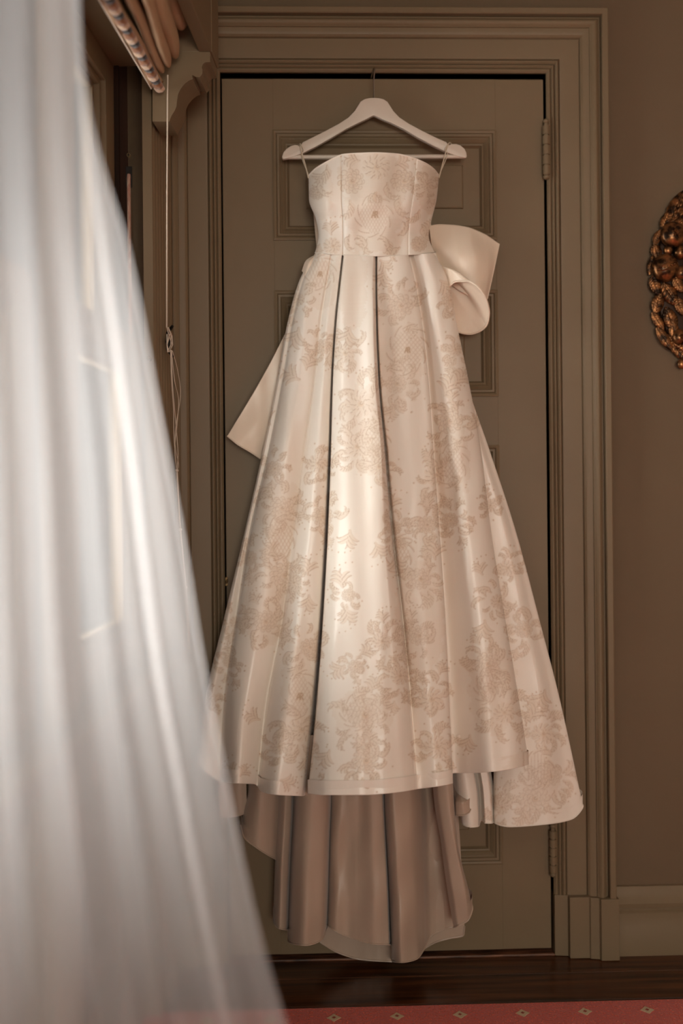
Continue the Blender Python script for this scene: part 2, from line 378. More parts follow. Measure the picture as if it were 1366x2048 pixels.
tag(MB().box(-.562, -.509, -.02, .36, 0, zc(.96), W).build('trim_4', M['paint'], bevel=.004), kind=S)
# inner sill shelf
sl = MB(); pr = [(-.58, -.358), (-.478, -.358), (-.470, -.362), (-.467, -.370), (-.470, -.380), (-.478, -.384), (-.492, -.388), (-.500, -.402), (-.503, -.43), (-.58, -.43)]
sl.prism(pr, lambda x, z: W(x, -1.4, zc(z)), lambda x, z: W(x, 2.30, zc(z)))
tag(sl.build('trim_5', M['paint'], smooth=True, angle=30), kind=S)
knob = MB().tube([W(-.519, 2.151, zc(.298)), W(-.519, 2.145, zc(.298))], .006, 12).tube([W(-.519, 2.146, zc(.298)), W(-.519, 2.1435, zc(.298))], .0035, 10)
knob.build('stop_screw', M['brassold'], bpy.data.objects['trim_2'], smooth=True)

# ------------------------------------------------------------------ pelmet box, bracket
PD = 2.12
pel = empty('pelmet_box', W(-.46, 1.2, zc(.94)))
tag(pel, 'painted taupe wooden pelmet box over the window, holding the gathered blind', 'pelmet')
x_i, z_i = atd(398, 103, PD); x_o, z_o = atd(423, 103, PD)
print('pelmet', x_i, z_i - CAMH, x_o, z_o - CAMH)
MB().box(x_i, x_o, -1.4, PD, z_o, 2.62, W).build('front_board', M['paint'], pel, bevel=.002)
MB().box(-.562, x_o + .001, PD, PD + .085, z_o, 2.62, W).build('end_board', M['paint'], pel, bevel=.002)
MB().box(-.562, x_o + .001, -1.4, PD + .085, 2.62, 2.64, W).build('top_board', M['paint'], pel, bevel=.002)
prof = [(305, 103), (420, 104), (420, 124), (411, 124.5), (406, 128), (403.5, 134), (405, 141), (404, 149), (399, 154.5), (392, 154), (386, 150.5), (384, 151.5), (386, 158),
        (378, 161), (369, 168), (361, 178), (356, 189), (354, 202), (353, 213), (349, 222), (343, 232), (341, 236), (339, 243), (305, 243)]
pp = [atd(x, y_, PD) for x, y_ in prof]; pp = [(max(x, -.562), z) for x, z in pp]
bk = MB(); bk.prism(pp, lambda x, z: W(x, PD, z), lambda x, z: W(x, PD + .085, z))
br = bk.build('corbel_bracket', M['paint'], smooth=True, angle=35)
tag(br, 'scroll-cut painted wooden bracket under the end of the pelmet, above the reeded window trim', 'bracket')

# ------------------------------------------------------------------ roman blind with brush fringe
bl = empty('roman_blind', W(-.46, 2.0, zc(.86)))
tag(bl, 'gold striped Roman blind gathered in soft folds inside the pelmet, with tufted fringe', 'blind')
def roll(name, prof, d_near, d_far, sag=0, mats='blind', taper=.0, par=bl, npt=90):
    """prof: list of (x, z) around the fold, closed; runs along the wall, closes to a point at the far end"""
    pr = np.array(prof); cx = pr.mean(0); ds = np.linspace(d_near, d_far, npt); V = []
    for d in ds:
        e = max(0, (d - (d_far - .07)) / .07); s = 1 - taper * e ** 2
        q = cx + (pr - cx) * s; q = q + np.array([0, -.0 + .004 * math.sin(d * 23 + pr[0][0] * 90)])
        V.append([W(a, d, b) for a, b in q])
    V = np.array(V); A = np.repeat(ds[:, None], len(pr), 1)
    # end cap
    c = V[-1].mean(0); V = np.concatenate([V, (V[-1:] * .3 + c * .7)], 0); A = np.concatenate([A, A[-1:] + .01], 0)
    return grid_mesh(name, V, M[mats], par, {'cord_length': A}, close_u=True)
def oval(cx, cz, a, b, rot=0, n=20):
    return [(cx + a * math.cos(t) * math.cos(rot) - b * math.sin(t) * math.sin(rot), cz + a * math.cos(t) * math.sin(rot) + b * math.sin(t) * math.cos(rot)) for t in np.linspace(0, 2 * math.pi, n, endpoint=False)]
DE = 2.095
def q(px, py, d=DE): return atd(px, py, d)
def rollk(name, e, cx, cz, a, b, rot, far, taper, skew):
    pr = oval(e[0] + cx, e[1] + cz, a, b, rot, 24); o = roll(name, pr, .9, far, taper=taper)
    me = o.data; n = len(me.vertices); co = np.empty(n * 3, np.float32); me.vertices.foreach_get('co', co); co = co.reshape(-1, 3)
    dd = co[:, 0] * AX.x + (co[:, 1] + CAMD) * AX.y; sh_ = skew * np.clip(far - dd, 0, .5)
    co[:, 0] += PX.x * sh_; co[:, 1] += PX.y * sh_; me.vertices.foreach_set('co', co.reshape(-1)); me.update()
    return o
b0 = q(303.5, 176.5); b1 = q(327, 164)
rot = math.atan2(b1[1] - b0[1], b1[0] - b0[0]); bw = math.hypot(b1[0] - b0[0], b1[1] - b0[1]) / 2
rollk('fringe_band', ((b0[0] + b1[0]) / 2, (b0[1] + b1[1]) / 2), 0, .003, bw, .004, rot, DE, .0, .0)
e1 = q(329, 161, 2.09); rollk('fold', e1, -.003, .020, .0105, .022, .25, 2.09, .75, .04)
e2 = q(333, 158, 2.09); rollk('fold', e2, .006, .028, .0115, .030, .20, 2.088, .80, .08)
e3 = q(350, 128, 2.08); rollk('fold', e3, .000, .026, .0165, .030, .15, 2.075, .40, .08)
e4 = q(366, 60, 2.05); rollk('fold', e4, -.004, .028, .0200, .034, .05, 2.05, .25, .04)
MB().box(e1[0] - .03, e4[0] - .006, .9, 2.02, e4[1] + .02, e4[1] + .034, W).build('head_batten', M['dark_wood'], bl)
hx, hz = b0
MB().tube([W(hx - .001, .9, hz), W(hx - .001, DE, hz)], .0022, 6).build('hem_edge', M['cord'], bl, smooth=True)
fx, fz = q(315.5, 170.5); d = DE - .004; k = 0; rnd = random.Random(2)
seq = ['tuft_cream', 'tuft_brown', 'tuft_black']; ms = {}
for nm in seq:
    tb = MB(); rr = random.Random(7)
    tb.ball((0, 0, 0), .0110, 18, 12, (1.05, .92, .85) if nm != 'tuft_black' else (1.0, .9, .75))
    vs = [Vector(v) * (1 + rr.uniform(-.06, .08)) for v in tb.v]; tb.v = [tuple(v) for v in vs]
    o_ = tb.build('tuft', M[nm], None, smooth=True); ms[nm] = o_.data; bpy.data.objects.remove(o_)
while d > 1.5:
    nm = seq[k % 3]; o_ = bpy.data.objects.new('fringe_tuft', ms[nm]); C.objects.link(o_); o_.parent = bl
    off = {'tuft_cream': -.0075, 'tuft_brown': -.007, 'tuft_black': -.0060}[nm]
    o_.location = W(fx + .004, d, fz + off) - bl.location; o_.rotation_euler = (rnd.uniform(-.2, .2), rot, -LWA)
    d -= {'tuft_cream': .016, 'tuft_brown': .021, 'tuft_black': .020}[nm]; k += 1

# cords of the blind
ac = at(338, 157, 0); 
def wc(px, py, x):                               # on the plane x = const of the window-wall frame
    r = ray(px, py); t = x / r.dot(PX); d_ = r.dot(AX) * t
    return W(x, d_, CAMH + r.z * t)
cl = empty('cord_cleat', wc(338, 680, -.50)); tag(cl, 'small black iron cleat screwed to the reeded window trim', 'cleat')
ca, cb, cm, cn = wc(345, 652, -.482), wc(345, 713, -.482), wc(336, 665, -.497), wc(336, 700, -.497)
MB().tube([ca, cm], [.003, .0042]).build('horn', M['cleat'], cl, smooth=True)
MB().tube([cb, cn], [.003, .0042]).build('horn', M['cleat'], cl, smooth=True)
MB().tube([cm, cn], .0045).tube([wc(336, 683, -.497), wc(336, 683, -.508)], .006).build('base_post', M['cleat'], cl, smooth=True)
cc = empty('blind_cord', wc(336, 158, -.455)); tag(cc, 'thin cream blind cord running down the window trim, looped on the cleat and knotted below', 'cord')
top = W(*[(lambda a: (a[0], 2.09, a[1]))(atd(335.5, 150, 2.09))][0])
MB().tube([top, wc(334, 400, -.47), wc(333.5, 655, -.487)], .0016, 6).build('pull_strand', M['cord'], cc, smooth=True)
for i, (o1, o2) in enumerate(((-2, 3), (2, -2), (4, 4))):
    pts = [wc(335 + o1 * .5, 655, -.485), wc(340 + o1, 672, -.484), wc(343 + o2 * .6, 690, -.484), wc(336 + o2 * .5, 704, -.486), wc(334, 690, -.486), wc(336 + o1, 668, -.485)]
    MB().tube(pts, .0011, 5).build('cleat_loop', M['cord'], cc, smooth=True)
def smooth_path(P, n=24):
    P = [Vector(p) for p in P]; out = []
    for i in range(len(P) - 1):
        p0, p1, p2, p3 = P[max(i - 1, 0)], P[i], P[i + 1], P[min(i + 2, len(P) - 1)]
        for t in np.linspace(0, 1, n, endpoint=False):
            out.append(.5 * ((2 * p1) + (p2 - p0) * t + (2 * p0 - 5 * p1 + 4 * p2 - p3) * t * t + (3 * p1 - 3 * p2 + p3 - p0) * t ** 3))
    out.append(P[-1]); return out
strands = [[(341, 700), (343, 760), (347, 820), (348, 880), (353, 935)], [(345, 702), (355, 740), (361, 790), (352, 850), (350, 890), (357, 928), (354, 940)],
           [(343, 700), (349, 760), (357, 800), (354, 850), (349, 900), (353, 938)], [(342, 700), (346, 780), (351, 840), (356, 905), (354, 938)]]
for s_ in strands: MB().tube(smooth_path([wc(x, y_, -.482 - .003 * i % 3) for i, (x, y_) in enumerate(s_)], 8), .0009, 5).build('loose_strand', M['cord'], cc, smooth=True)
pts = [wc(x, y_, -.478) for x, y_ in ((354, 938), (357, 1000), (361, 1060), (366, 1115), (371, 1172), (375, 1235), (378, 1298))]
MB().tube(smooth_path(pts, 6), .0019, 6).build('tail', M['cord'], cc, smooth=True)
for x, y_ in ((354, 941), (360.5, 1059), (371, 1175), (378, 1296)):
    MB().ball(wc(x, y_, -.478), .0042, 10, 8, (1, 1, .9)).build('knot', M['cord'], cc, smooth=True)

# ------------------------------------------------------------------ door casing
def mitred(name, pr, xa, xb, zt, z0, parent=None, m='paint', kind=None):
    """pr: profile (offset outward, projection towards room); path up, across and down"""
    V = []
    for o_, p_ in pr:
        V.append([(xa - o_, -p_, z0), (xa - o_, -p_, zt + o_), (xb + o_, -p_, zt + o_), (xb + o_, -p_, z0)])
    mb = MB(); n = len(pr)
    vs = [v for row in V for v in row]; fs = []
    for i in range(n - 1):
        for k in range(3): fs.append((i * 4 + k, i * 4 + k + 1, (i + 1) * 4 + k + 1, (i + 1) * 4 + k))
    mb.add(vs, fs)
    o = mb.build(name, M[m], parent, smooth=True, angle=22); return o
def bead(o0, o1, p, h, n=6): return [(o0 + (o1 - o0) * t, p + h * math.sin(math.pi * t)) for t in np.linspace(0, 1, n)]
u = 1 / 808.0
cas = [(0, -.03), (0, .006)] + bead(1.5 * u, 8 * u, .008, .003) + [(8.5 * u, .006)] + bead(9.5 * u, 15 * u, .009, .004) + [(15.6 * u, .007)] + bead(16.5 * u, 24 * u, .010, .005) + \
      [(24.8 * u, .008), (26 * u, .012), (29 * u, .013), (64 * u, .014), (65 * u, .012), (66.5 * u, .018), (70 * u, .022), (76 * u, .0245), (82 * u, .025), (83 * u, .029)] + \
      bead(84 * u, 100 * u, .029, .007, 8) + [(101 * u, .030), (102 * u, .024), (104.5 * u, .024), (105 * u, .040), (106.5 * u, .042), (116 * u, .042), (118 * u, .040), (118 * u, 0)]
PLZ = at(1160, 1795, -.03).z
cs = mitred('trim_1', cas, OX0, OX1, OZ1, PLZ); tag(cs, kind=S)
# fill behind casing profile (jamb) and plinth block
MB().box(OX0 - .02, OX0, .0, .07, 0, OZ1, None).box(OX1, OX1 + .02, .0, .07, 0, OZ1).box(OX0 - .02, OX1 + .02, 0, .07, OZ1, OZ1 + .02).build('jamb', M['paint'], cs)
MB().box(OX0, OX0 + .012, .045, .07, 0, OZ1).box(OX1 - .012, OX1, .045, .07, 0, OZ1).box(OX0, OX1, .045, .07, OZ1 - .012, OZ1).build('door_stop', M['paint'], cs)
for sgn, xo in ((1, OX1), (-1, OX0)):
    pr = [(0, 0), (0, .012), (26 * u, .016), (27 * u, .030), (66 * u, .030), (67 * u, .034), (84 * u, .038), (86 * u, .046), (122 * u, .046), (122 * u, 0)]
    mb = MB(); mb.prism(pr, lambda a, p_: (xo + sgn * a, -p_, .001), lambda a, p_: (xo + sgn * a, -p_, PLZ))
    mb.build('plinth_block', M['paint'], cs, bevel=.0015)
# threshold
MB().box(OX0, OX1, -.012, .07, 0, .006).build('threshold', M['worn'], cs, bevel=.002)
# baseboard right of the door
bx0 = OX1 + 122 * u + .001
zb = lambda py: at(1300, py, -.02).z
pr = [(.0, 0), (.022, 0), (.022, zb(1856)), (.020, zb(1852)), (.020, zb(1826)), (.014, zb(1822)), (.014, zb(1818)), (.022, zb(1815)), (.024, zb(1806)), (.018, zb(1799)), (.012, zb(1792)), (.009, zb(1780)), (.008, zb(1776)), (0, zb(1775))]
mb = MB(); mb.prism(pr, lambda p_, z: (bx0, -p_, z), lambda p_, z: (X1, -p_, z))
tag(mb.build('baseboard_back', M['paint'], smooth=True, angle=30), kind=S)

# ------------------------------------------------------------------ the door: stiles, rails, five panels
dr = tag(empty('door_1', ((DX0 + DX1) / 2, 0, DZ0)), kind=S)
PXL = (at(546, 262, 0).x + at(550, 582, 0).x) / 2; PXR = (at(991, 262, 0).x + at(1004, 1732, 0).x) / 2
rows = []
for a, b in ((262, 479), (582, 793), (893, 1106), (1206, 1418), (1518, 1731)): rows.append((at(770, b, 0).z, at(770, a, 0).z))
DT = .040
MB().box(DX0, PXL, 0, DT, DZ0, DZ1).build('stile', M['paint'], dr, bevel=.0006, seg=1)
MB().box(PXR, DX1, 0, DT, DZ0, DZ1).build('stile', M['paint'], dr, bevel=.0006, seg=1)
edges = [DZ1] + [z for r_ in rows for z in (r_[1], r_[0])] + [DZ0]
for i in range(0, len(edges), 2): MB().box(PXL, PXR, 0, DT, edges[i + 1], edges[i]).build('rail', M['paint'], dr)
for z0, z1 in rows:
    pr = [(-.002, 0), (-.002, .004), (.002, .0055), (.006, .004), (.0075, .0015), (.009, .004), (.014, .0035), (.017, -.001), (.019, -.002), (.0205, 0), (.026, -.004), (.0285, -.0075), (.030, -.0065),
          (.033, -.0075), (.036, -.0135), (.038, -.016), (.079, -.014), (.0805, -.010), (.083, -.0085), (.0845, -.0085)]
    vs = []; fs = []
    for ins, p_ in pr: vs += [(PXL + ins, -p_, z0 + ins), (PXR - ins, -p_, z0 + ins), (PXR - ins, -p_, z1 - ins), (PXL + ins, -p_, z1 - ins)]
    for i in range(len(pr) - 1):
        for k in range(4): fs.append((i * 4 + k, i * 4 + (k + 1) % 4, (i + 1) * 4 + (k + 1) % 4, (i + 1) * 4 + k))
    fs.append(tuple(range(len(vs) - 4, len(vs))))
    MB().add(vs, fs).build('panel', M['paint'], dr, smooth=True, angle=20)
HY = -.015
def hinge(pt, pb):
    a = at(*pt, -.008); b = at(*pb, -.008); x = (a.x + b.x) / 2; h = empty('hinge')
    h.parent = dr; h.location = Vector((x, HY, b.z)) - dr.location
    L_ = a.z - b.z; n = 5; mb = MB()
    for i in range(n): mb.tube([(x, HY, b.z + .008 + (L_ - .024) * (i + .07) / n), (x, HY, b.z + .008 + (L_ - .024) * (i + .93) / n)], .0086, 14)
    mb.tube([(x, HY, b.z + .008), (x, HY, a.z - .016)], .0062, 12)
    o = mb.build('hinge_knuckle', M['paint'], h, smooth=True)
    m2 = MB(); m2.ball((x, HY, b.z + .004), .0082, 12, 8, (1, 1, .8)); m2.ball((x, HY, a.z - .006), .0078, 12, 8, (1, 1, .8)); m2.tube([(x, HY, a.z - .016), (x, HY, a.z - .010)], .005)
    m2.build('finial', M['paint'], h, smooth=True)
    return h
for h in (hinge((1090, 240), (1092, 359)), hinge((1104, 1645), (1105, 1750))): pass
lk = at(452, 1163, -.002)
MB().box(DX0 - .003, DX0 + .004, -.004, .006, lk.z - .011, lk.z + .011).tube([(DX0 - .001, -.006, lk.z - .004), (DX0 + .003, -.008, lk.z + .005)], .0028, 8).build('latch_keeper', M['brassold'], dr, bevel=.0008)

# ------------------------------------------------------------------ rug
RY = -CAMD + CAMH * FPX / (2022 - PY0) ; print('rug edge y', RY)
rg = empty('carpet', (.4, RY - .5, 0)); tag(rg, 'red woven carpet with small cream diamonds on the dark floorboards', 'carpet')
nx, ny = 200, 60
mb = MB().box(-.40, X1 - .15, -3.6, RY, 0, .009); mb.build('pile', M['rug'], rg, bevel=.003)
pm = []
def dia(cx, cy, a, b, z, mb, notch=.55):
    pts = [(a, 0), (a * .52, b * .42), (0, b), (-a * .52, b * .42), (-a, 0), (-a * .52, -b * .42), (0, -b), (a * .52, -b * .42)]
    vs = [(cx + p[0], cy + p[1], z) for p in pts]; n = len(pts)
    mb.add(vs + [(v[0], v[1], z - .002) for v in vs], [tuple(range(n))] + [(i, (i + 1) % n, (i + 1) % n + n, i + n) for i in range(n)])
ya = at(1052, 2036, 0)
def floorpt(px, py, z=0):
    r = ray(px, py); t = (z - CAMH) / r.z; return Vector((0, -CAMD, CAMH)) + r * t
p1 = floorpt(668, 2036, .009); p2 = floorpt(1306, 2038, .009); dx = (p2.x - p1.x) / 5
print('diamond spacing', dx, p1.y)
for j in range(6):
    for i in range(-5, 16):
        cx = p1.x + dx * (i + .5 * (j % 2)); cy = p1.y - j * dx * .5
        if not (-.36 < cx < X1 - .2): continue
        m_ = MB(); dia(cx, cy, .0155, .0155, .0100, m_); o_ = m_.build('diamond', M['rug_cream'], rg)
        m_ = MB(); dia(cx, cy, .0045, .0045, .0106, m_); m_.build('dot', M['rug_dot'], o_)

# ------------------------------------------------------------------ woven damask design, drawn into a number field
MX0, MY0, MW, MH = 380, 290, 820, 1400
FILL = np.zeros((MH, MW), np.float32); LINE = np.zeros((MH, MW), np.float32)
def stamp(A, x, y, r, v=1.0):
    x -= MX0; y -= MY0; k = int(r + 2); ix, iy = int(x), int(y)
    x0, x1, y0, y1 = max(ix - k, 0), min(ix + k + 2, MW), max(iy - k, 0), min(iy + k + 2, MH)
    if x0 >= x1 or y0 >= y1: return
    yy, xx = np.ogrid[y0:y1, x0:x1]
    a = np.clip(r + .5 - np.sqrt((xx - x) ** 2 + (yy - y) ** 2), 0, 1) * v
    np.maximum(A[y0:y1, x0:x1], a, out=A[y0:y1, x0:x1])
def frond(P, w, fill=.85, line=.9):
    """a tapering acanthus lobe along the points P, outlined on its outer side"""
    P = np.array(P, float); seg = np.hypot(*np.diff(P, axis=0).T); L_ = seg.sum(); n = max(6, int(L_ / 1.3))
    s = np.concatenate([[0], np.cumsum(seg)]); t = np.linspace(0, L_, n)
    x = np.interp(t, s, P[:, 0]); y = np.interp(t, s, P[:, 1]); dx = np.gradient(x); dy = np.gradient(y); l = np.hypot(dx, dy) + 1e-6
    ww = w * np.sin(np.pi * np.clip(.12 + .88 * t / L_, 0, 1)) ** .8 + .25
    for i in range(n):
        stamp(FILL, x[i], y[i], ww[i], fill); rub(LINE, x[i], y[i], ww[i] + .2)
    for i in range(n):
        stamp(LINE, x[i] - dy[i] / l[i] * ww[i], y[i] + dx[i] / l[i] * ww[i], .62, line)
        if w > 1.7: stamp(LINE, x[i] + dy[i] / l[i] * ww[i] * .9, y[i] - dx[i] / l[i] * ww[i] * .9, .3, line * .45)
def rub(A, x, y, r):
    x -= MX0; y -= MY0; k = int(r + 2); ix, iy = int(x), int(y)
    x0, x1, y0, y1 = max(ix - k, 0), min(ix + k + 2, MW), max(iy - k, 0), min(iy + k + 2, MH)
    if x0 >= x1 or y0 >= y1: return
    yy, xx = np.ogrid[y0:y1, x0:x1]
    A[y0:y1, x0:x1] *= 1 - .8 * np.clip(r + .5 - np.sqrt((xx - x) ** 2 + (yy - y) ** 2), 0, 1)
def arc(cx, cy, r, a0, a1, sq=1.0, rot=0, n=12, grow=0):
    out = []
    for t in np.linspace(0, 1, n):
        a = a0 + (a1 - a0) * t; rr = r * (1 + grow * t); x = rr * math.cos(a); y = rr * math.sin(a) * sq
        out.append((cx + x * math.cos(rot) - y * math.sin(rot), cy + x * math.sin(rot) + y * math.cos(rot)))
    return out
rd = random.Random(11)
def comma(x, y, a, L_, w, turn, s=1.0):
    P = []; n = 12; st = L_ / n
    for i in range(n + 1):
        P.append((x, y)); x += st * math.cos(a); y += st * math.sin(a); a += turn * (.05 + .30 * (i / n) ** 1.3)
    frond(P, w, .5 * s, 1.0 * s)
def rose(cx, cy, r, s=1.0):
    rot = rd.uniform(0, 6); tw = rd.choice((-1, 1)); off = rd.uniform(.1, .3)
    for q_, n in ((.98, 11), (.72, 9), (.46, 7), (.22, 4)):      # curling petals, outer ones first
        for k in range(n):
            a = rot + 2 * math.pi * k / n + q_ * 3
            bx, by = cx + r * (q_ - .30) * math.cos(a) + off * r * (1 - q_) * .5, cy + (r * (q_ - .30) * math.sin(a)) * .9
            comma(bx, by, a + tw * .25, r * (.42 + .1 * rd.random()), r * .10 + .7, tw * 1.1, s)
    frond(arc(cx + off * r * .4, cy, r * .16, 0, 5.2, .9), r * .07 + .6, .9, 1)
def acanthus(x, y, a, L_, w, turn=1, s=1.0):
    """a curving stem with feathered lobes along its outer side, ending in a scroll"""
    n = 22; st = L_ / n; P = []
    for i in range(n + 1):
        P.append((x, y, a)); x += st * math.cos(a); y += st * math.sin(a); a += turn * (.03 + .30 * (i / n) ** 2)
    frond([(p[0], p[1]) for p in P], w, .5 * s, 1.0 * s)
    for i in range(int(n * .72), 0, -3):
        x0, y0, a0 = P[i]; comma(x0, y0, a0 - turn * .85, L_ * (.40 - .010 * i) , w * .7 + .5, turn * .7, s)
    for i in range(5, n - 6, 5):
        x0, y0, a0 = P[i]; comma(x0, y0, a0 + turn * .9, L_ * .18, w * .5 + .3, -turn * .8, s)
def curl(x, y, a, L_, w, turn=1, s=1.0): acanthus(x, y, a, L_ * 1.05, w * .8, turn, s)
def sprig(cx, cy, a, L_, s=1.0, n=5):
    comma(cx, cy, a - .3, L_, L_ * .06 + .8, .5, s)
    for k in range(n):
        t = .10 + .6 * k / n; sd = 1 if k % 2 else -1
        comma(cx + L_ * t * math.cos(a), cy + L_ * t * math.sin(a), a + sd * .6, L_ * (.75 - .4 * t), L_ * .055 + .8, sd * .7, s)
    for k in range(4): stamp(FILL, cx + L_ * (1.05 + .1 * k) * math.cos(a + .25 * (k - 1)), cy + L_ * (1.05 + .1 * k) * math.sin(a + .25 * (k - 1)), 1.5, .9); stamp(LINE, cx + L_ * (1.05 + .1 * k) * math.cos(a + .25 * (k - 1)), cy + L_ * (1.05 + .1 * k) * math.sin(a + .25 * (k - 1)), .9, .7)
def cluster(cx, cy, r, s=1.0, roseq=.5):
    s = min(1, s * 1.1); ox, oy = rd.uniform(-.22, .22) * r, rd.uniform(-.25, .25) * r
    n = int(8 + r / 8); a0 = rd.uniform(0, 6.28)
    for k in range(n):
        a = a0 + 2 * math.pi * k / n + rd.uniform(-.3, .3); q_ = rd.uniform(.35, .6)
        acanthus(cx + r * q_ * math.cos(a), cy + r * q_ * math.sin(a) * 1.15, a + rd.uniform(-.7, .7), r * rd.uniform(.5, .95), rd.uniform(1.8, 2.9), rd.choice((-1, 1)), s)
    rose(cx + ox, cy + oy, r * roseq, s)
    if rd.random() < .7: a = rd.choice((-1.57, 1.57)) + rd.uniform(-.5, .5); sprig(cx + r * .9 * math.cos(a), cy + r * 1.0 * math.sin(a), a, r * .6, s)
    for k in range(6):
        a = rd.uniform(0, 6.28); x, y = cx + r * 1.2 * math.cos(a), cy + r * 1.3 * math.sin(a); stamp(FILL, x, y, 1.8, .8 * s); stamp(LINE, x, y, rd.uniform(.7, 1.3), .7 * s)
def net(cx, cy, w, h, rot=.78, p=6.5, s=.5, dots=False):
    """netted ground inside a scalloped cartouche"""
    for sgn in (1, -1):
        for k in np.arange(-max(w, h) * 1.5, max(w, h) * 1.5, p):
            for t in np.arange(-max(w, h) * 1.5, max(w, h) * 1.5, 1.1):
                a = rot * sgn; x = k * math.cos(a) - t * math.sin(a); y = k * math.sin(a) + t * math.cos(a)
                if (abs(x) / w) ** 1.5 + (abs(y) / h) ** 1.5 < 1: stamp(LINE, cx + x, cy + y, .45, s); stamp(FILL, cx + x, cy + y, .9, s)
    n = 10
    for k in range(n):
        a = 2 * math.pi * k / n; x, y = cx + w * 1.02 * math.cos(a), cy + h * 1.02 * math.sin(a)
        comma(x, y, a + 1.2, (w + h) * .36, 1.6, .55, .9)
def ground(cx, cy, w, h, s=.34):                # fine dotted ground behind scrolls
    for y in np.arange(-h, h, 2.9):
        for x in np.arange(-w, w, 2.9):
            e_ = (x / w) ** 2 + (y / h) ** 2 + .25 * math.sin(x * .2 + cy) * math.sin(y * .17 + cx)
            if e_ < 1: stamp(FILL, cx + x + (int(y / 2.9) % 2) * 1.45, cy + y, 1.3, s * 1.1)
def letters(cx, cy, h):                         # the small woven AR cipher
    S_ = [[(-.55, .5), (-.2, -.5), (.0, .5)], [(-.42, .15), (-.08, .15)], [(.05, .5), (.05, -.5), (.35, -.45), (.42, -.2), (.3, .0), (.05, .0)], [(.2, .0), (.5, .5)]]
    for st in S_:
        P = np.array(st) * h + (cx, cy)
        for a, b in zip(P[:-1], P[1:]):
            for t in np.linspace(0, 1, 12): stamp(LINE, *(a + (b - a) * t), .8, 1); stamp(FILL, *(a + (b - a) * t), 1.6, 1)
# bodice
ground(745, 352, 70, 46, .42); ground(748, 420, 62, 70, .36); ground(640, 380, 26, 60, .3); rose(752, 334, 27); rose(702, 362, 26); rose(806, 362, 23); sprig(720, 322, -2.9, 34); sprig(790, 330, -.3, 32); curl(775, 365, 1.6, 40, 3, -1)
curl(700, 400, 1.4, 44, 3.5, 1); curl(800, 392, 1.8, 46, 3.5, -1); net(748, 432, 30, 36, .5, 5.5, .5); letters(750, 429, 12); frond([(752, 385), (748, 395), (752, 405)], 4); curl(752, 388, .6, 22, 2.4, 1); curl(750, 388, 2.6, 22, 2.4, -1)
for x, y_, a in ((700, 470, 2), (712, 486, .3), (735, 478, 1.9), (728, 500, -1.6), (776, 480, 1.2), (795, 470, -.5), (772, 502, -1.5), (800, 495, 2.5)): curl(x, y_, a, 34, 3.2, rd.choice((-1, 1)))
ground(748, 480, 60, 26); sprig(648, 345, 2.3, 30); curl(655, 330, 1.6, 46, 3.4, 1); rose(634, 385, 14); curl(640, 360, 1.5, 40, 3, -1); sprig(662, 470, -1.6, 30, n=6); rose(664, 492, 17); sprig(640, 488, 2, 20)
ground(855, 380, 22, 48, .6); cluster(852, 370, 26, .9); curl(840, 420, 2, 40, 3, 1); curl(845, 450, 1.4, 40, 3, -1); rose(838, 488, 15); sprig(850, 470, -1, 30)
# skirt: clusters of scrolls, roses, nets and sprigs, band by band
for c in ((800, 604, 44), (905, 600, 30), (915, 700, 34), (728, 812, 52), (800, 770, 46), (600, 600, 34), (560, 1010, 44), (905, 850, 46), (880, 960, 44), (760, 935, 34), (640, 690, 30), (690, 700, 40), (710, 900, 40),
          (560, 1150, 46), (530, 1250, 44), (610, 1290, 44), (590, 1160, 26), (690, 1190, 30), (790, 1060, 34), (860, 1050, 36), (770, 1290, 44), (830, 1280, 40), (725, 1440, 58), (800, 1360, 44), (860, 1390, 46),
          (600, 1470, 48), (560, 1500, 34), (730, 1530, 46), (870, 1500, 44), (990, 1200, 36), (975, 1330, 44), (1000, 1420, 50), (1020, 1130, 30), (1050, 1260, 40), (1080, 1460, 44), (1060, 1590, 54), (1010, 1620, 36),
          (640, 930, 34), (650, 1030, 40), (905, 1040, 36), (980, 1010, 24), (545, 930, 30), (470, 1240, 30), (455, 1330, 30), (505, 1110, 36), (845, 1160, 44), (420, 1400, 26), (705, 1330, 26), (1110, 1560, 40)):
    cluster(*c, s=rd.uniform(.75, 1), roseq=rd.choice((.42, .5, .55)))
for c in ((640, 545, 26, 30, .4), (815, 700, 32, 44, .7), (750, 890, 24, 36, .6), (600, 1390, 20, 44, .55), (720, 1425, 34, 30, .4), (905, 930, 24, 40, .6), (560, 1075, 26, 40, .5), (1075, 1540, 26, 34, .0), (975, 1370, 20, 34, .3), (800, 1110, 20, 36, .5)): net(*c)
letters(600, 1393, 13); letters(640, 548, 9); letters(815, 700, 10)
for c in ((598, 655, 2.0, 46), (600, 760, -2.6, 42), (612, 740, -1.2, 34), (700, 655, 1.9, 40), (905, 735, 1.0, 38), (700, 1060, 1.8, 40), (750, 1085, 1.2, 36), (685, 1175, -1.7, 40), (690, 1215, 1.3, 38), (615, 1150, -1.4, 36), (618, 1190, 1.8, 36),
          (965, 1150, -1.9, 30), (970, 1240, 1.8, 40), (780, 1020, -1.3, 36), (790, 1110, 1.4, 36), (690, 1330, 2.6, 36), (720, 1310, -.5, 30), (470, 1550, -2.2, 30), (480, 1552, -.8, 26), (520, 1440, -2.6, 34), (540, 850, -2.0, 40), (890, 790, -1.2, 44), (910, 770, -.9, 36),
          (940, 1470, 1.9, 36), (1060, 1440, -1.0, 44), (1090, 1380, 2.0, 40), (660, 1500, 2.2, 40), (640, 1545, 1.2, 12), (870, 1120, -1.5, 40), (560, 1560, .4, 34), (770, 540, 1.9, 36), (760, 520, .9, 30), (880, 560, .9, 36)): sprig(*c)
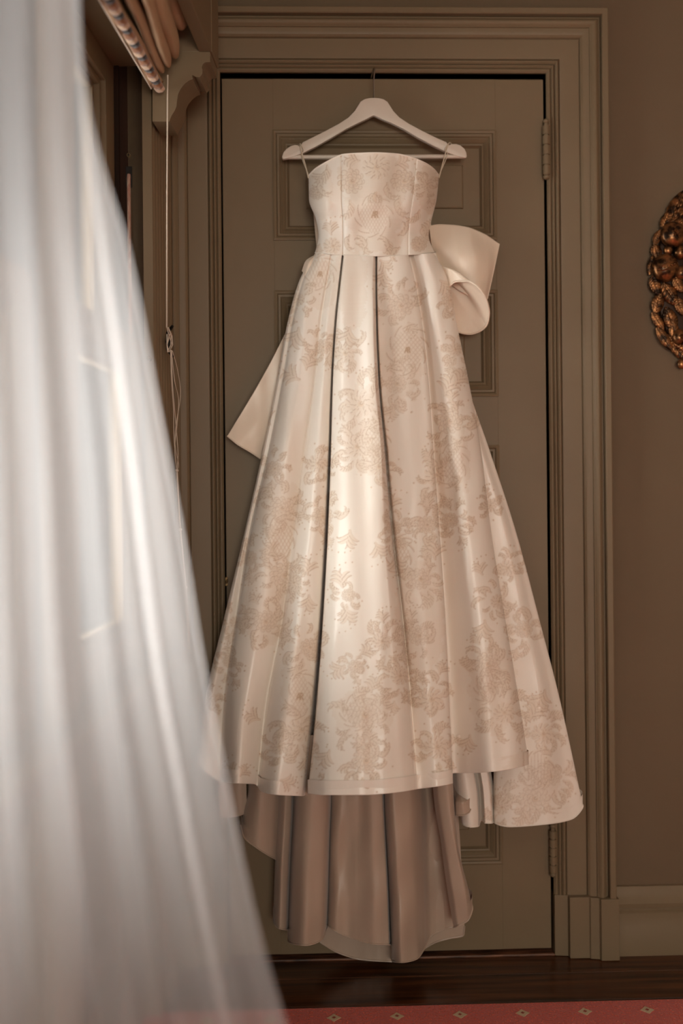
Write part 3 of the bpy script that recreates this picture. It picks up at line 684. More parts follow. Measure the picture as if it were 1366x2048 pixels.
for c in ((560, 1020, 46, 60), (800, 690, 50, 120), (730, 860, 46, 90), (640, 570, 40, 50), (595, 1400, 34, 120), (725, 1430, 60, 50), (900, 930, 40, 90), (985, 1380, 50, 90), (1060, 1560, 60, 60), (840, 1240, 50, 120), (535, 1210, 50, 80), (705, 590, 28, 70), (700, 540, 34, 40)): ground(*c)
def blur(A):
    B = A.copy(); B[1:-1, 1:-1] = (A[1:-1, 1:-1] * 4 + A[:-2, 1:-1] + A[2:, 1:-1] + A[1:-1, :-2] + A[1:-1, 2:]) / 8; return B
FILL = blur(FILL) * .95; LINE = np.clip(blur(LINE) * 1.25, 0, 1)
def sample(A, x, y):
    x = np.clip(x - MX0, 0, MW - 1.01); y = np.clip(y - MY0, 0, MH - 1.01); i = y.astype(int); j = x.astype(int); fx = x - j; fy = y - i
    return A[i, j] * (1 - fx) * (1 - fy) + A[i, j + 1] * fx * (1 - fy) + A[i + 1, j] * (1 - fx) * fy + A[i + 1, j + 1] * fx * fy

# ------------------------------------------------------------------ cloth surfaces through control columns
def pchip(x, Y, xi):
    x = np.asarray(x, float); h = np.diff(x); sh = (-1,) + (1,) * (Y.ndim - 1)
    dl = np.diff(Y, axis=0) / h.reshape(sh); m = np.zeros_like(Y)
    if len(x) > 2:
        w1 = (2 * h[1:] + h[:-1]).reshape(sh); w2 = (h[1:] + 2 * h[:-1]).reshape(sh); ok = dl[:-1] * dl[1:] > 0
        a, b = np.where(ok, dl[:-1], 1), np.where(ok, dl[1:], 1)
        m[1:-1] = np.where(ok, (w1 + w2) / (w1 / a + w2 / b), 0)
    m[0] = dl[0]; m[-1] = dl[-1]
    k = np.clip(np.searchsorted(x, xi, side='right') - 1, 0, len(h) - 1); hh = h[k].reshape(sh); t = ((xi - x[k]) / h[k]).reshape(sh)
    return (2 * t ** 3 - 3 * t ** 2 + 1) * Y[k] + (t ** 3 - 2 * t ** 2 + t) * hh * m[k] + (-2 * t ** 3 + 3 * t ** 2) * Y[k + 1] + (t ** 3 - t ** 2) * hh * m[k + 1]
def sheet(name, cols, mat_, parent, nu, nv, motif=False, hem=True, wrinkle=.0012, thick=0, seed=0, fold=True):
    """cols[c][k] = (px, py, y): control columns from left to right, knots from top to bottom"""
    A = np.array(cols, float)                           # c, k, 3
    D = A.copy(); D[..., 2] *= 800
    sk = np.concatenate([[0], np.cumsum(np.linalg.norm(np.diff(D, axis=1), axis=2).mean(0) + 1)])
    sc_ = np.concatenate([[0], np.cumsum(np.linalg.norm(np.diff(D, axis=0), axis=2)[:, len(sk) // 2:].mean(1) + 2)])
    G = pchip(sk, A.transpose(1, 0, 2), np.linspace(0, sk[-1], nv))      # v, c, 3
    G = pchip(sc_, G.transpose(1, 0, 2), np.linspace(0, sc_[-1], nu)).transpose(1, 0, 2)
    px, py, yy = G[..., 0], G[..., 1], G[..., 2].copy()
    if wrinkle:
        r_ = np.random.RandomState(seed)
        for f in range(7):
            a, b, p = r_.uniform(.008, .04), r_.uniform(.001, .012), r_.uniform(0, 6.28, 2)
            yy += wrinkle * np.sin(px * a * 3 + py * b * 2 + p[0]) * np.sin(py * b * 2.5 - px * a + p[1])
    V = at_np(px, py, yy)
    at_ = {'motif_fill': sample(FILL, px, py), 'motif_line': sample(LINE, px, py)} if motif else {}
    if hem and fold:
        L_ = V[-1]; ex = [L_ + [0, .0012, -.0007], L_ + [0, .0024, 0], L_ + [0, .0026, .012], L_ + [0, .0026, .03]]
        V2 = np.concatenate([V] + [e[None] for e in ex], 0)
        at_ = {k: np.concatenate([v] + [v[-1:]] * 4, 0) for k, v in at_.items()}
    else: V2 = V
    o = grid_mesh(name, V2, M[mat_], parent, at_, thick=thick)
    return o, V
def hem_cord(name, V, parent, r=.0018, mat_='lining', step=4):
    P = V[::step]; P = np.concatenate([P, V[-1:]]); return MB().tube([tuple(p + [0, -.001, 0]) for p in P], r, 6).build(name, M[mat_], parent, smooth=True)

dress = empty('wedding_dress', at(750, 512, -.06)); tag(dress, 'ivory damask strapless wedding gown with pleated skirt and bow, hung on a white hanger', 'dress')
PYK = [508, 560, 640, 760, 900, 1060, 1240, 1400]
def col(pxs, hem, y0, y1, top=None, pw=.8):
    ks = PYK + [hem]; t0 = top or 508; y1 = (-.16 + (y1 + .16) * 1.4) if y1 < -.1 else y1
    out = []
    for i, (x, y_) in enumerate(zip(pxs, ks)):
        t = min(1, max(0, (y_ - 508) / 1080)); yy = t0 if i == 0 else y_
        out.append((x, yy, y0 + (y1 - y0) * t ** pw))
    return out
waist = lambda x: 512 - 7 * ((x - 752) / 120) ** 2
def tc(pxs, hem, y0, y1, pw=1.1): return col(pxs, hem, y0, y1, waist(pxs[0]), pw)
front = [
    tc([640, 612, 592, 575, 552, 520, 490, 470, 455], 1540, -.06, -.06),
    tc([631, 599, 576, 554, 526, 490, 447, 410, 395], 1530, -.075, -.08),
    tc([632, 602, 580, 558, 530, 494, 456, 425, 412], 1545, -.085, -.12),
    tc([634, 606, 585, 564, 536, 498, 470, 447, 437], 1562, -.09, -.09),
    tc([636, 610, 590, 570, 542, 506, 476, 455, 446], 1564, -.10, -.15),
    tc([645, 630, 614, 600, 575, 545, 518, 492, 476], 1567, -.118, -.195),
    tc([660, 650, 636, 624, 604, 580, 556, 526, 508], 1568, -.122, -.165),
    tc([663, 654, 641, 628, 609, 587, 564, 533, 514], 1572, -.120, -.155),
    tc([666, 658, 646, 634, 617, 597, 573, 542, 521], 1582, -.124, -.185),
    tc([675, 668, 657, 648, 638, 622, 602, 576, 556], 1590, -.130, -.235),
    tc([683, 677, 668.5, 661, 656, 649, 638, 624, 604], 1592, -.132, -.205),
    tc([686, 680, 671.5, 664, 660, 654, 644, 632, 614], 1588, -.098, -.13),
    tc([688, 683, 674.5, 667, 663, 657, 647, 635, 616.5], 1587, -.138, -.235),
    tc([696, 694, 688, 683, 681, 678, 672, 664, 650], 1590, -.144, -.285),
    tc([720, 720, 717, 714, 718, 722, 728, 728, 724], 1590, -.150, -.305),
    tc([746, 745, 746, 750, 762, 768, 780, 790, 800], 1584, -.150, -.290, .8),
    tc([751, 750.5, 751.5, 756, 768, 780, 800, 816, 830], 1579, -.138, -.262, .8),
    tc([752.5, 752, 753, 758, 771, 785, 806, 822, 836], 1578, -.100, -.240, 1.25),
    tc([755, 755, 756.5, 762, 776, 791, 812, 829, 843], 1577, -.146, -.238),
    tc([785, 790, 800, 808, 822, 836, 850, 862, 874], 1573, -.148, -.255),
    tc([812, 823, 837, 850, 861, 873, 885, 893, 900], 1568, -.142, -.240),
    tc([817, 829, 843, 857, 867, 879, 891, 899, 906], 1566, -.136, -.225),
    tc([816, 826, 838, 850, 859, 870, 880, 887, 892], 1558, -.112, -.165),
    tc([819, 831, 845, 858, 868, 880, 893, 903, 910], 1546, -.110, -.140),
    tc([828, 842, 857, 870, 884, 900, 917, 930, 938], 1546, -.122, -.165),
    tc([845, 866, 880, 899, 920, 938, 960, 978, 990], 1543, -.128, -.215),
    tc([862, 888, 903, 926, 949, 968, 995, 1020, 1036], 1535, -.118, -.200),
    tc([868, 897, 912, 937, 962, 982, 1011, 1038, 1058], 1528, -.100, -.170),
    tc([865, 890, 902, 924, 948, 966, 994, 1018, 1034], 1520, -.085, -.115)]
sk, Vf = sheet('front_skirt', front, 'damask', dress, 760, 800, motif=True, wrinkle=.0013, seed=3)
# right rear layer of the skirt
rl = [
    tc([862, 880, 892, 912, 936, 955, 978, 990, 985], 1640, -.07, -.068),
    tc([864, 882, 895, 916, 942, 962, 986, 998, 990], 1646, -.075, -.10),
    tc([868, 886, 900, 921, 952, 985, 1015, 1035, 1020], 1653, -.08, -.135),
    tc([870, 888, 902, 926, 962, 1008, 1045, 1078, 1090], 1648, -.08, -.140),
    tc([871, 889, 903, 929, 972, 1024, 1068, 1106, 1145], 1637, -.075, -.118),
    tc([872, 890, 905, 932, 979, 1031, 1079, 1120, 1166], 1612, -.068, -.088),
    tc([868, 886, 900, 926, 970, 1020, 1068, 1110, 1156], 1600, -.055, -.066)]
_, Vr = sheet('rear_skirt', rl, 'damask', dress, 240, 700, motif=True, seed=5, wrinkle=.001)
hem_cord('rear_hem', Vr[-1], dress, .0014, 'damask')
# small tubes of the rear layer hanging between front hem and rear skirt
def lcol(x0, x1, x2, y2, d0, d1=None): 
    d1 = d1 if d1 is not None else d0
    q_ = lambda d: min(-.058, -.115 + (d + .115) * 1.7) if abs(d) < .2 else d
    d0, d1 = q_(d0), q_(d1)
    return [(x0, 1470, d0), (x0 * .55 + x1 * .45, 1525, d0), (x1, 1585, (d0 + d1) / 2), ((x1 + x2) / 2 + (x2 - x1) * .05, (1585 + y2) / 2, d1), (x2, y2, d1)]
uf = [lcol(900, 906, 922, 1640, -.085), lcol(906, 918, 925, 1648, -.115), lcol(920, 936, 942, 1654, -.13), lcol(935, 954, 957, 1652, -.118), lcol(938, 957, 960, 1644, -.085), lcol(940, 960, 962, 1640, -.070),
      lcol(944, 963, 965, 1641, -.085), lcol(950, 968, 972, 1646, -.118), lcol(965, 978, 982, 1646, -.118), lcol(970, 985, 988, 1642, -.09), lcol(972, 988, 990, 1638, -.070)]
_, V_ = sheet('rear_fold', uf, 'damask', dress, 110, 150, motif=True, wrinkle=.0004); hem_cord('fold_hem', V_[-1], dress, .0014, 'damask')
uf = [lcol(900, 904, 909, 1622, -.08, -.10), lcol(906, 912, 911, 1631, -.085, -.125), lcol(912, 922, 928, 1630, -.09, -.135), lcol(918, 930, 941, 1620, -.09, -.13), lcol(916, 927, 938, 1600, -.08, -.115)]
_, V_ = sheet('lining_flap', uf, 'lining', dress, 60, 120, wrinkle=.0004); hem_cord('flap_hem', V_[-1], dress, .0016)
# the long lining of the train under the front hem
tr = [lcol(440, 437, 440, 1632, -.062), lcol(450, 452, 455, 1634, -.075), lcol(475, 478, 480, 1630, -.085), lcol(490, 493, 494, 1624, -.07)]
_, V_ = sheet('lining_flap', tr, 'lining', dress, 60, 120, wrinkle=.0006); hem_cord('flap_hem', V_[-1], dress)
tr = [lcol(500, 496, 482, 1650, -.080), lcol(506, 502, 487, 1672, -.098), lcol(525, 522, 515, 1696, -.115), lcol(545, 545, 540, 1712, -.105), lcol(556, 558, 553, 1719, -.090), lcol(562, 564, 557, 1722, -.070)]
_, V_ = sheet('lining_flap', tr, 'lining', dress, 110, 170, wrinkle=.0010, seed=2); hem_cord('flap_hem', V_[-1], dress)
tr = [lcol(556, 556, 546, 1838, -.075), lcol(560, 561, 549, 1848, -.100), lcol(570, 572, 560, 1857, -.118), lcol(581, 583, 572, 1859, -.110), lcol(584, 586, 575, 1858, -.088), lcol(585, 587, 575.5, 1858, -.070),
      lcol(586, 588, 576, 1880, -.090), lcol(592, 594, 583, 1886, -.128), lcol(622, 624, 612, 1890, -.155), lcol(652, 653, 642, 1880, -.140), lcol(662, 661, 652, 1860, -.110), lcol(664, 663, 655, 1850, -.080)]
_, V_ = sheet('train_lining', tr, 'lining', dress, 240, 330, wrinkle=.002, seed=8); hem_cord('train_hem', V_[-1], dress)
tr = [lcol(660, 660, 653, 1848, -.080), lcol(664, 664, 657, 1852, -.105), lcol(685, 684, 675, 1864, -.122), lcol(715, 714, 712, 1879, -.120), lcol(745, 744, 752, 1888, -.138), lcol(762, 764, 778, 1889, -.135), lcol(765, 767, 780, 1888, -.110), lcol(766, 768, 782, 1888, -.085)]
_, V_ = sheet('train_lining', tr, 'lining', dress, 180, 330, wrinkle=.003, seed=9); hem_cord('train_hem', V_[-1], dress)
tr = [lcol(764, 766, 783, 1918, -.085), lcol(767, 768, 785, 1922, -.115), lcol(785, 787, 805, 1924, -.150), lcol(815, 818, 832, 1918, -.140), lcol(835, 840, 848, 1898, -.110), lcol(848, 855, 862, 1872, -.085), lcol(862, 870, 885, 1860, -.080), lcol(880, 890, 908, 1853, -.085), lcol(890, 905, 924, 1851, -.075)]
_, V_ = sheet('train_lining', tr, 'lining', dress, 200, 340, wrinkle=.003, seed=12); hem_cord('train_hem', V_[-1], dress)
# back hem showing beneath, and the turned-out flap at the right
tr = [lcol(640, 640, 640, 1884, -.066), lcol(670, 670, 676, 1905, -.074), lcol(720, 720, 725, 1919, -.078), lcol(775, 775, 784, 1923, -.072)]
_, V_ = sheet('back_hem', tr, 'lining', dress, 90, 150, wrinkle=.0012, seed=4); hem_cord('back_hem_cord', V_[-1], dress)
tr = [lcol(830, 835, 848, 1897, -.060), lcol(850, 860, 872, 1884, -.068), lcol(880, 888, 900, 1876, -.070), lcol(905, 912, 927, 1870, -.066), lcol(908, 914, 929, 1852, -.056)]
_, V_ = sheet('back_hem', tr, 'lining', dress, 90, 150, wrinkle=.0008, seed=6); hem_cord('back_hem_cord', V_[-1], dress)
def fcol(P, d): return [(x, y_, dd) for (x, y_), dd in zip(P, d)]
fl_ = [fcol([(862, 1500), (868, 1600), (881, 1680), (893, 1770), (907, 1855)], [-.12, -.12, -.125, -.13, -.13]),
       fcol([(870, 1500), (878, 1600), (892, 1690), (906, 1775), (918, 1850)], [-.15, -.15, -.155, -.16, -.15]),
       fcol([(890, 1500), (897, 1600), (910, 1690), (928, 1780), (936, 1840)], [-.16, -.16, -.165, -.165, -.15]),
       fcol([(902, 1500), (908, 1600), (916, 1690), (936, 1775), (945, 1815)], [-.13, -.13, -.14, -.14, -.13]),
       fcol([(898, 1500), (903, 1600), (910, 1690), (928, 1765), (938, 1800)], [-.10, -.10, -.11, -.11, -.11])]
_, V_ = sheet('turned_flap', fl_, 'lining', dress, 90, 300, wrinkle=.0006, seed=7); hem_cord('flap_hem', V_[-1], dress)

# bodice
def bc(xs, top, bot, ys):
    ks = [top, max(400, top + 40), 440, 470, bot]; return [(x, k, y_) for x, k, y_ in zip(xs, ks, ys)]
Y = lambda a, b: [a, (a * 2 + b) / 3, (a + b) / 2, (a + b * 2) / 3, b]
bod = [bc([624, 625, 638, 642, 636], 356, 505, Y(-.035, -.05)),
       bc([617, 618, 632, 637, 630], 353, 505.5, [-.070, -.074, -.078, -.080, -.078]),
       bc([628, 628, 638, 642, 637], 340, 506, [-.100, -.105, -.104, -.102, -.100]),
       bc([655, 654, 659, 661, 660], 323, 508, [-.134, -.146, -.132, -.124, -.122]),
       bc([681, 682, 684, 684.5, 684], 310.5, 510, [-.150, -.160, -.146, -.138, -.136]),
       bc([682.5, 683.2, 685.2, 685.7, 685.2], 310, 510.2, [-.1475, -.157, -.1435, -.1355, -.1335]),
       bc([684, 684.5, 686.5, 687, 686.5], 309.5, 510.4, [-.151, -.161, -.147, -.139, -.137]),
       bc([715, 716, 717, 718, 718], 307, 511.6, [-.160, -.172, -.158, -.148, -.146]),
       bc([750, 750, 750, 750, 750], 306, 512, [-.162, -.174, -.160, -.150, -.149]),
       bc([795, 790, 787, 786, 786], 308.5, 511.4, [-.158, -.170, -.157, -.147, -.146]),
       bc([832, 823, 817.5, 815.5, 815], 318, 510, [-.148, -.158, -.147, -.139, -.138]),
       bc([833.5, 824.5, 819, 817, 816.5], 318.6, 509.8, [-.1455, -.155, -.1445, -.1365, -.1355]),
       bc([835, 826, 820.3, 818.3, 817.8], 319.3, 509.6, [-.149, -.158, -.147, -.139, -.138]),
       bc([853, 848, 838, 838, 842], 328, 508, [-.130, -.142, -.136, -.120, -.122]),
       bc([870, 864, 854, 852, 860], 341, 505.5, [-.100, -.108, -.100, -.098, -.100]),
       bc([878, 873, 863, 857, 868], 353, 503.5, [-.070, -.074, -.076, -.078, -.078]),
       bc([872, 866, 856, 850, 862], 356, 503, Y(-.035, -.05))]
_, Vb = sheet('bodice', bod, 'damask', dress, 330, 260, motif=True, hem=False, wrinkle=.0026, seed=21)
P = Vb[0]; hem_cord('top_edge', P, dress, .0016, 'damask', 3)
n_ = Vb.shape[1]
hem_cord('waist_seam', Vb[-1][8:-8], dress, .0013, 'damask', 4)
bb = [[(622, 356, -.035), (628, 440, -.03), (634, 505, -.045)], [(680, 340, -.024), (685, 430, -.022), (690, 508, -.026)], [(750, 334, -.022), (750, 430, -.021), (750, 510, -.024)], [(820, 340, -.024), (815, 430, -.022), (812, 508, -.026)], [(874, 356, -.035), (862, 440, -.03), (864, 503, -.045)]]
sheet('bodice_back', bb, 'satin', dress, 60, 60, hem=False, wrinkle=0)
bs = [[(632, 506, -.055), (596, 600, -.050), (540, 900, -.05), (480, 1300, -.05), (455, 1500, -.05)], [(690, 508, -.026), (700, 600, -.03), (690, 900, -.035), (670, 1300, -.04), (660, 1500, -.045)],
      [(810, 508, -.026), (830, 600, -.03), (850, 900, -.035), (870, 1300, -.04), (880, 1500, -.045)], [(866, 504, -.055), (884, 600, -.050), (965, 900, -.052), (1060, 1300, -.062), (1090, 1580, -.062)]]
sheet('skirt_back', bs, 'satin', dress, 80, 80, hem=False, wrinkle=0)

# bow at the back of the waist
bow = empty('bow', at(868, 505, -.06)); bow.parent = dress; bow.location = Vector(at(868, 505, -.06)) - dress.location
up = [fcol([(858, 452), (862, 480), (868, 515)], [-.050, -.060, -.055]), fcol([(880, 449), (888, 500), (893, 560)], [-.058, -.085, -.070]),
      fcol([(905, 450), (920, 515), (925, 585)], [-.066, -.098, -.080]), fcol([(932, 454), (948, 520), (952, 598)], [-.066, -.098, -.084]),
      fcol([(968, 468), (974, 532), (966, 600)], [-.060, -.085, -.074]), fcol([(998, 488), (987, 540), (974, 598)], [-.050, -.062, -.058])]
o_, V_ = sheet('upper_loop', up, 'satin', bow, 90, 80, hem=False, wrinkle=.0008, thick=.003, seed=31)
hem_cord('loop_edge', V_[:, -1], bow, .002, 'satin', 4)
ub = [fcol([(858, 452), (862, 480), (868, 515)], [-.030, -.026, -.030]), fcol([(930, 456), (935, 510), (935, 580)], [-.022, -.020, -.022]), fcol([(998, 488), (987, 540), (974, 598)], [-.048, -.040, -.045])]
sheet('loop_back', ub, 'satin', bow, 50, 40, hem=False, wrinkle=.0005, thick=.002)
rim = [(893, 580, -.100), (912, 563, -.130), (935, 562, -.150), (957, 575, -.155), (972, 598, -.140), (978, 625, -.112), (974, 648, -.090), (960, 662, -.078), (940, 668, -.068), (920, 665, -.060), (903, 648, -.052), (890, 615, -.055), (893, 580, -.085)]
lo = []
for i, (x, y_, d_) in enumerate(rim):
    ax, ay, ad = 868 + 4 * math.cos(i * .52), 520 + 14 * math.sin(i * .52), -.055 - .02 * (d_ < -.09)
    lo.append([(ax, ay, ad), (ax * .5 + x * .5 - (2 if d_ > -.08 else -3), ay * .5 + y_ * .5 + (4 if d_ > -.08 else -7), (ad + d_) / 2 - (.012 if d_ < -.09 else 0)), (x, y_, d_)])
o_, V_ = sheet('lower_loop', lo, 'satin', bow, 150, 70, hem=False, wrinkle=.0004, thick=.0022)
hem_cord('loop_rim', V_[-1], bow, .0026, 'satin', 3)
tl = [fcol([(640, 530), (590, 628), (530, 745), (455, 872)], [-.058, -.055, -.058, -.066]), fcol([(648, 530), (606, 640), (556, 760), (478, 890)], [-.05, -.048, -.050, -.074]),
      fcol([(660, 530), (625, 660), (580, 770), (500, 903)], [-.044, -.044, -.046, -.066]), fcol([(680, 530), (645, 680), (600, 790), (521, 917)], [-.036, -.040, -.042, -.05])]
o_, V_ = sheet('tail', tl, 'satin', bow, 70, 140, hem=False, wrinkle=.0008, thick=.002, seed=33); hem_cord('tail_hem', V_[-1], bow, .0022, 'satin', 3)
kn = [fcol([(630, 510), (612, 522), (604, 542)], [-.074, -.080, -.074]), fcol([(632, 512), (618, 530), (611, 552)], [-.084, -.096, -.090]), fcol([(636, 516), (624, 536), (612, 560)], [-.085, -.092, -.088]), fcol([(640, 520), (630, 545), (602, 568)], [-.075, -.078, -.074])]
sheet('waist_tuck', kn, 'satin', bow, 50, 50, hem=False, wrinkle=.0004, thick=.002)

# hanging loops of the dress
for L_ in (((617, 356), (611, 332), (602, 300), (599, 291), (596, 294), (598, 312)), ((878, 356), (886, 325), (893, 300), (898, 286), (903, 290), (903, 310))):
    dp = [-.075, -.066, -.058, -.046, -.036, -.040]
    MB().tube(smooth_path([at(x, y_, d_) for (x, y_), d_ in zip(L_, dp)], 6), .0017, 6).build('strap', M['ribbon'], dress, smooth=True)
    x = L_[3][0]; s_ = -1 if x < 700 else 1
    MB().tube(smooth_path([at(x - s_ * 1, 287, -.050), at(x - s_ * 8, 300, -.060), at(x - s_ * 3, 310, -.05), at(L_[0][0], 350, -.070)], 6), .0012, 6).build('strap', M['ribbon'], dress, smooth=True)

# ------------------------------------------------------------------ hanger
hg = empty('coat_hanger', at(748, 231, -.045)); tag(hg, 'white wooden coat hanger with chrome hook, hooked over the top of the door', 'hanger')
HO = [(564, 313), (567, 304), (573, 297), (582, 291.5), (590, 289.5), (596, 290.5), (599, 292.5), (602, 290), (605, 284.5), (628, 273), (652, 261), (678, 247), (697, 234.5), (709, 222), (716, 211), (721, 203), (729, 198), (738, 195.8), (748, 195.2),
      (758, 195.8), (767, 198), (775, 203), (780, 211), (787, 222), (799, 234.5), (818, 247), (844, 261), (868, 273), (893, 284), (896, 288.5), (899, 290.5), (903, 287.5), (912, 287.5), (921, 290.5), (929, 297), (933, 305), (934, 313), (931, 316),
      (912, 311.5), (895, 305), (866, 291), (836, 275), (806, 257), (782, 245), (764, 238), (753, 232.5), (748, 230.5), (743, 232.5), (733, 238), (716, 246), (692, 258), (662, 276), (632, 293), (604, 307), (588, 312.5), (567, 318), (564.5, 317)]
mb = MB(); mb.prism(HO, lambda x, y_: at(x, y_, -.0515), lambda x, y_: at(x, y_, -.0515) + Vector((0, .013, 0)))
mb.build('shoulder_bar', M['white'], hg, bevel=.0028, seg=3, smooth=True, angle=50)
MB().tube([at(572, 314.5, -.045), at(926, 313, -.045)], .0052, 14).build('trouser_bar', M['white'], hg, smooth=True)
hx = at(748, 200, -.045)
hp = [Vector((hx.x, -.045, hx.z)), Vector((hx.x, -.045, DZ1 - .02)), Vector((hx.x + .002, -.043, DZ1 + .000)), Vector((hx.x + .003, -.034, DZ1 + .013)), Vector((hx.x + .001, -.022, DZ1 + .0155)), Vector((hx.x - .002, -.010, DZ1 + .008)), Vector((hx.x - .004, .004, DZ1 + .0028)), Vector((hx.x - .005, .016, DZ1 + .0022))]
MB().tube(smooth_path(hp, 8), .0018, 10).build('hook', M['chrome'], hg, smooth=True)

# ------------------------------------------------------------------ gilt wreath
wr = empty('carved_wreath', at(1438, 560, -.01)); tag(wr, 'gilt carved oval wreath of leaves and fruit framing a mirror right of the door', 'mirror')
WC = at(1438, 560, 0); A_, B_ = .172, .252
ring = []
V = []
for t in np.linspace(0, 2 * math.pi, 72, endpoint=False):
    row = []
    for k in range(10):
        a = 2 * math.pi * k / 10; rr = 1 - .25 + .21 * math.cos(a)
        row.append((WC.x + A_ * rr * math.cos(t), -.004 - .004 * (1 + math.sin(a)), WC.z + B_ * rr * math.sin(t)))
    V.append(row)
V = np.array(V + [V[0]]); V[..., 1] = np.minimum(V[..., 1], -.0005)
grid_mesh('backing_ring', V, mat('leaf_gap_shade', (.035, .016, .008), .5, .6), wr, close_u=True)  # ring coloured dark to put shade into the gaps between leaves
mv = [(WC.x + A_ * .60 * math.cos(t), -.004, WC.z + B_ * .60 * math.sin(t)) for t in np.linspace(0, 2 * math.pi, 60, endpoint=False)]
MB().add(mv + [(v[0], -.0005, v[2]) for v in mv], [tuple(range(60)), tuple(range(119, 59, -1))] + [(i, i + 60, (i + 1) % 60 + 60, (i + 1) % 60) for i in range(60)]).build('mirror_glass', M['mirror'], wr)
def leaf(cx, cz, L_, w_, ang, y_, curl_=.3):
    """carved leaf lying on the wreath; ang from +x towards +z"""
    nu, nv = 17, 25; V = np.zeros((nv, nu, 3)); c, s = math.cos(ang), math.sin(ang)
    for i in range(nv):
        t = i / (nv - 1); wd = w_ / 2 * (math.sin(math.pi * min(1, t * .93 + .05)) ** .75) * (1 - .12 * t)
        for j in range(nu):
            u_ = -1 + 2 * j / (nu - 1); lx = (t - .5) * L_ + abs(u_) * 0; ly = u_ * wd * (1 + .05 * math.sin(t * 44))
            vein = .0036 * max(0, 1 - abs(u_) * 7) * (w_ / .03); side = .0013 * math.cos((t * 7.5 - abs(u_) * 1.5) * 2 * math.pi) * (w_ / .03) * (1 if abs(u_) > .1 else 0)
            h = .20 * w_ * math.sqrt(max(0, 1 - u_ * u_ * .98)) * (.5 + .5 * math.sin(math.pi * t)) + curl_ * .012 * (t - .3) ** 2 - vein - side
            V[i, j] = (cx + lx * c - ly * s, y_ - h, cz + lx * s + ly * c)
    bk_ = V.copy(); bk_[..., 1] = np.maximum(V[..., 1] + .004, y_)
    Vall = np.concatenate([V, bk_[:, ::-1]], 1)
    return grid_mesh('leaf', Vall, M['gilt'], wr, close_u=True)
def ornament(px, py): p = at(px, py, -.02); return p.x, p.z
def fruit(px, py, r_px, kind='fruit', y_=-.016):
    x, z = ornament(px, py); r = r_px * u; mb = MB(); mb.ball((x, y_ - r * .25, z), r, 28, 18, (1, .62, 1))
    o = mb.build(kind, M['gilt'], wr, smooth=True)
    if kind == 'pomegranate':
        m2 = MB(); pts = []
        for t in np.linspace(-1, 1, 13):
            X = x + r * .72 * t; Z = z + r * .26 * t; pts.append((X, y_ - r * .25 - r * .62 * math.sqrt(max(0, 1 - (X - x) ** 2 / r ** 2 - (Z - z) ** 2 / r ** 2)), Z))
        up_ = [Vector(p) + Vector((-.0, -.0012, .0065 * math.sqrt(max(0.02, 1 - (abs(t))**2)))) for p, t in zip(pts, np.linspace(-1, 1, 13))]
        dn_ = [Vector(p) + Vector((0, -.0012, -.0065 * math.sqrt(max(0.02, 1 - (abs(t))**2)))) for p, t in zip(pts, np.linspace(-1, 1, 13))]
        MB().tube(up_, .0018, 6).tube(dn_, .0018, 6).build('split_rim', M['gilt'], o, smooth=True)
        for p in pts[2:-2:2]: MB().ball(Vector(p) + Vector((0, -.0015, 0)), .0028, 10, 8).build('seed', M['gilt'], o, smooth=True)
    elif kind == 'fruit' and r_px > 12:
        m2 = MB()
        for k in range(6):
            a = k * 1.047; m2.tube([(x, y_ - r * .86, z), (x + r * .18 * math.cos(a), y_ - r * .93, z + r * .18 * math.sin(a)), (x + r * .34 * math.cos(a), y_ - r * .84, z + r * .34 * math.sin(a))], [.001, .0028, .001], 6)
        m2.build('calyx', M['gilt'], o, smooth=True)
    return o
LV = [(1354, 418, 78, 34, 1.15), (1334, 441, 42, 22, 1.25), (1315, 474, 30, 15, 1.2), (1314, 501, 28, 22, 1.9), (1303, 530, 36, 12, 1.45), (1311, 571, 38, 22, -1.3), (1341, 588, 50, 30, -1.0), (1357, 568, 36, 20, -1.1),
      (1316, 605, 40, 24, 1.35), (1342, 636, 46, 28, 1.95), (1317, 642, 40, 18, -1.05), (1329, 678, 52, 20, -1.0), (1347, 690, 44, 18, -1.1), (1361, 612, 36, 20, -1.3), (1364, 445, 50, 26, .6), (1362, 705, 44, 20, -.8)]
FR = [(1345, 470, 26, 'fruit'), (1329, 537, 28, 'pomegranate'), (1360, 674, 16, 'fruit'), (1362, 504, 15, 'fruit'), (1364, 728, 10, 'berry'), (1338, 500, 10, 'berry'), (1364, 545, 14, 'fruit')]
for mir in (0, 1):
    for i, (x, y_, L_, w_, a) in enumerate(LV):
        if mir: x = 2 * 1438 - x; a = math.pi - a
        X, Z = ornament(x, y_); leaf(X, Z, L_ * u * 1.08, w_ * u * 1.12, a, -.013 - .003 * (i % 3))
    for x, y_, r, k in FR: fruit(2 * 1438 - x if mir else x, y_, r, k)
for k, t in enumerate(np.linspace(.62, math.pi - .62, 9)):
    for sg in (1, -1):
        leaf(WC.x + A_ * .86 * math.cos(t), WC.z + sg * B_ * .88 * math.sin(t), .060, .030, (t + 1.2 if k % 2 else t + 2.0) * sg, -.015)

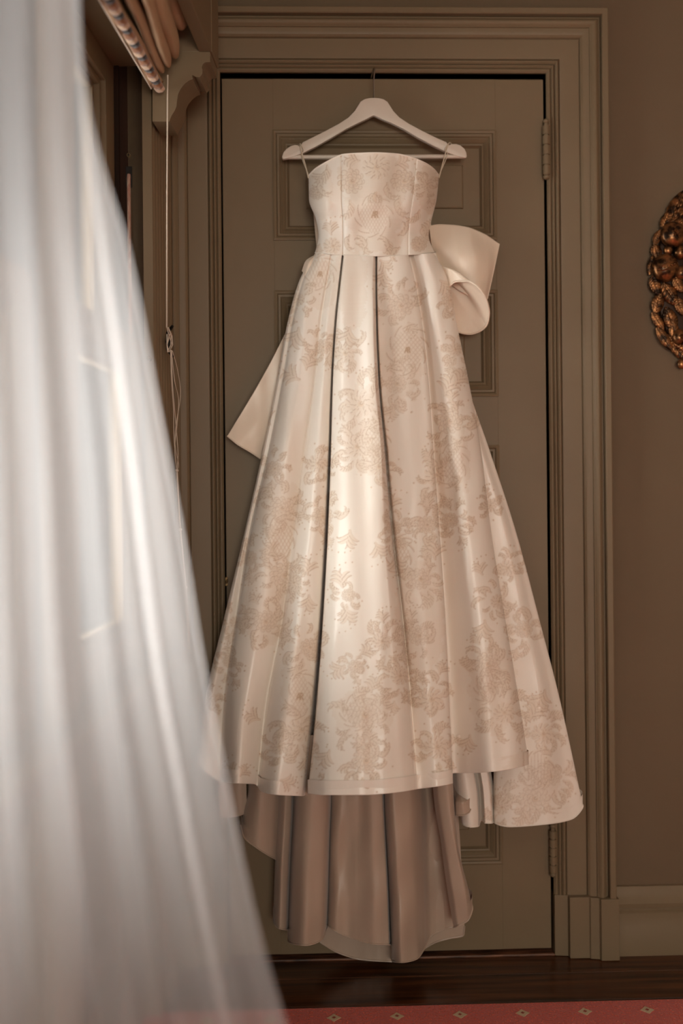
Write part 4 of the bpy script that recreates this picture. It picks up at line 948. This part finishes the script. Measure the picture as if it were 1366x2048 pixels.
# ------------------------------------------------------------------ sheer curtain in the foreground
E = [(250, -1776, 0), (245, -1000, 0), (200, -400, 0), (158, -60, 0), (162, 100, 0), (178, 230, 0), (208, 350, 0), (250, 480, 0), (277, 600, 0), (292, 680, 0), (318, 820, 0), (345, 960, 0), (374, 1120, 0), (396, 1260, 0), (418, 1380, 0), (447, 1520, 0), (484, 1700, 0), (522, 1860, 0), (578, 2048, 0), (650, 2300, 0), (760, 2900, 0)]
E = np.array(E, float); nv, nu = 420, 620
pyv = np.linspace(-1776, 2900, nv); edge = pchip(E[:, 1], E[:, 0:1], pyv)[:, 0]
uu = np.linspace(0, 1, nu)[None, :]; vv = np.clip((pyv + 200) / 2300, 0, 1.3)[:, None]
EA = np.array([(150, -1776), (150, -1000), (140, -400), (138, 0), (150, 200), (160, 400), (174, 560), (190, 680), (205, 800), (225, 960), (240, 1120), (264, 1300), (300, 1480), (345, 1700), (378, 1860), (415, 2048), (470, 2300), (560, 2900)], float)
inner = pchip(EA[:, 1], EA[:, :1], pyv)[:, 0]; left = -260 + 0 * pyv; UM = .72
f1 = np.clip(uu / UM, 0, 1) ** .92
frac = np.interp(uu, [UM, .80, .83, .965, 1], [0, .42, .29, 1.0, .955])
px_ = np.where(uu < UM, left[:, None] + (inner - left)[:, None] * f1, inner[:, None] + (edge - inner)[:, None] * frac)
ph = 2 * math.pi * (7.0 * f1 + .8 * np.sin(3.1 * f1 + .5)) + .55 * np.sin(vv * 2.1 + f1 * 5)
amp = (.5 + .5 * vv) * (.35 + .65 * np.abs(np.sin(2.3 * uu * math.pi + 1.1)) + .2) * np.clip((UM + .05 - uu) / .1, 0, 1)
px_ = px_ + 15 * amp * np.cos(ph) + 6 * amp * np.cos(2 * ph + 1.3 + 3 * uu)
d_ = .62 + .50 * uu + .022 * amp * np.sin(ph) + .004 * np.sin(ph * 2.7 + 1) * (amp > 0) + .006 * np.sin(uu * 70) * (1 - np.clip(amp, 0, 1))
py_ = 987 + (pyv[:, None] - 987) * 1.12 / (.62 + .50 * uu) * (.62 + .5 * uu) / 1.12 + 0 * uu
py_ = 987 + (pyv[:, None] - 987) * (1.12 / (.62 + .50 * uu))
V = at_np(px_, py_ + 0 * px_, -CAMD + d_)
keep = V[..., 2]
V[..., 2] = np.clip(V[..., 2], .012, CEIL - .04)
lim = -.30
xw = (V[..., 0]) * PX.x + (V[..., 1] + CAMD) * PX.y
f = np.clip((V[..., 2] - 1.75) / .25, 0, 1); push = np.maximum(0, lim - xw) * f
V[..., 0] += push
ct = grid_mesh('sheer_curtain', V, M['sheer'])
tag(ct, 'sheer white voile curtain hanging in soft folds in the left foreground before the window', 'curtain')
cx0 = V[2, :, :].mean(0)
trk = empty('curtain_track', (cx0[0], cx0[1], CEIL - .02)); tag(trk, 'white ceiling track above the frame that carries the sheer foreground curtain', 'curtain track')
MB().tube([tuple(V[0, 0] + [0, 0, .014]), tuple(V[0, nu // 2] + [0, 0, .012]), tuple(V[0, -1] + [0, 0, .014])], .007, 8).build('rail', M['white'], trk, smooth=True)
print('tris ok')
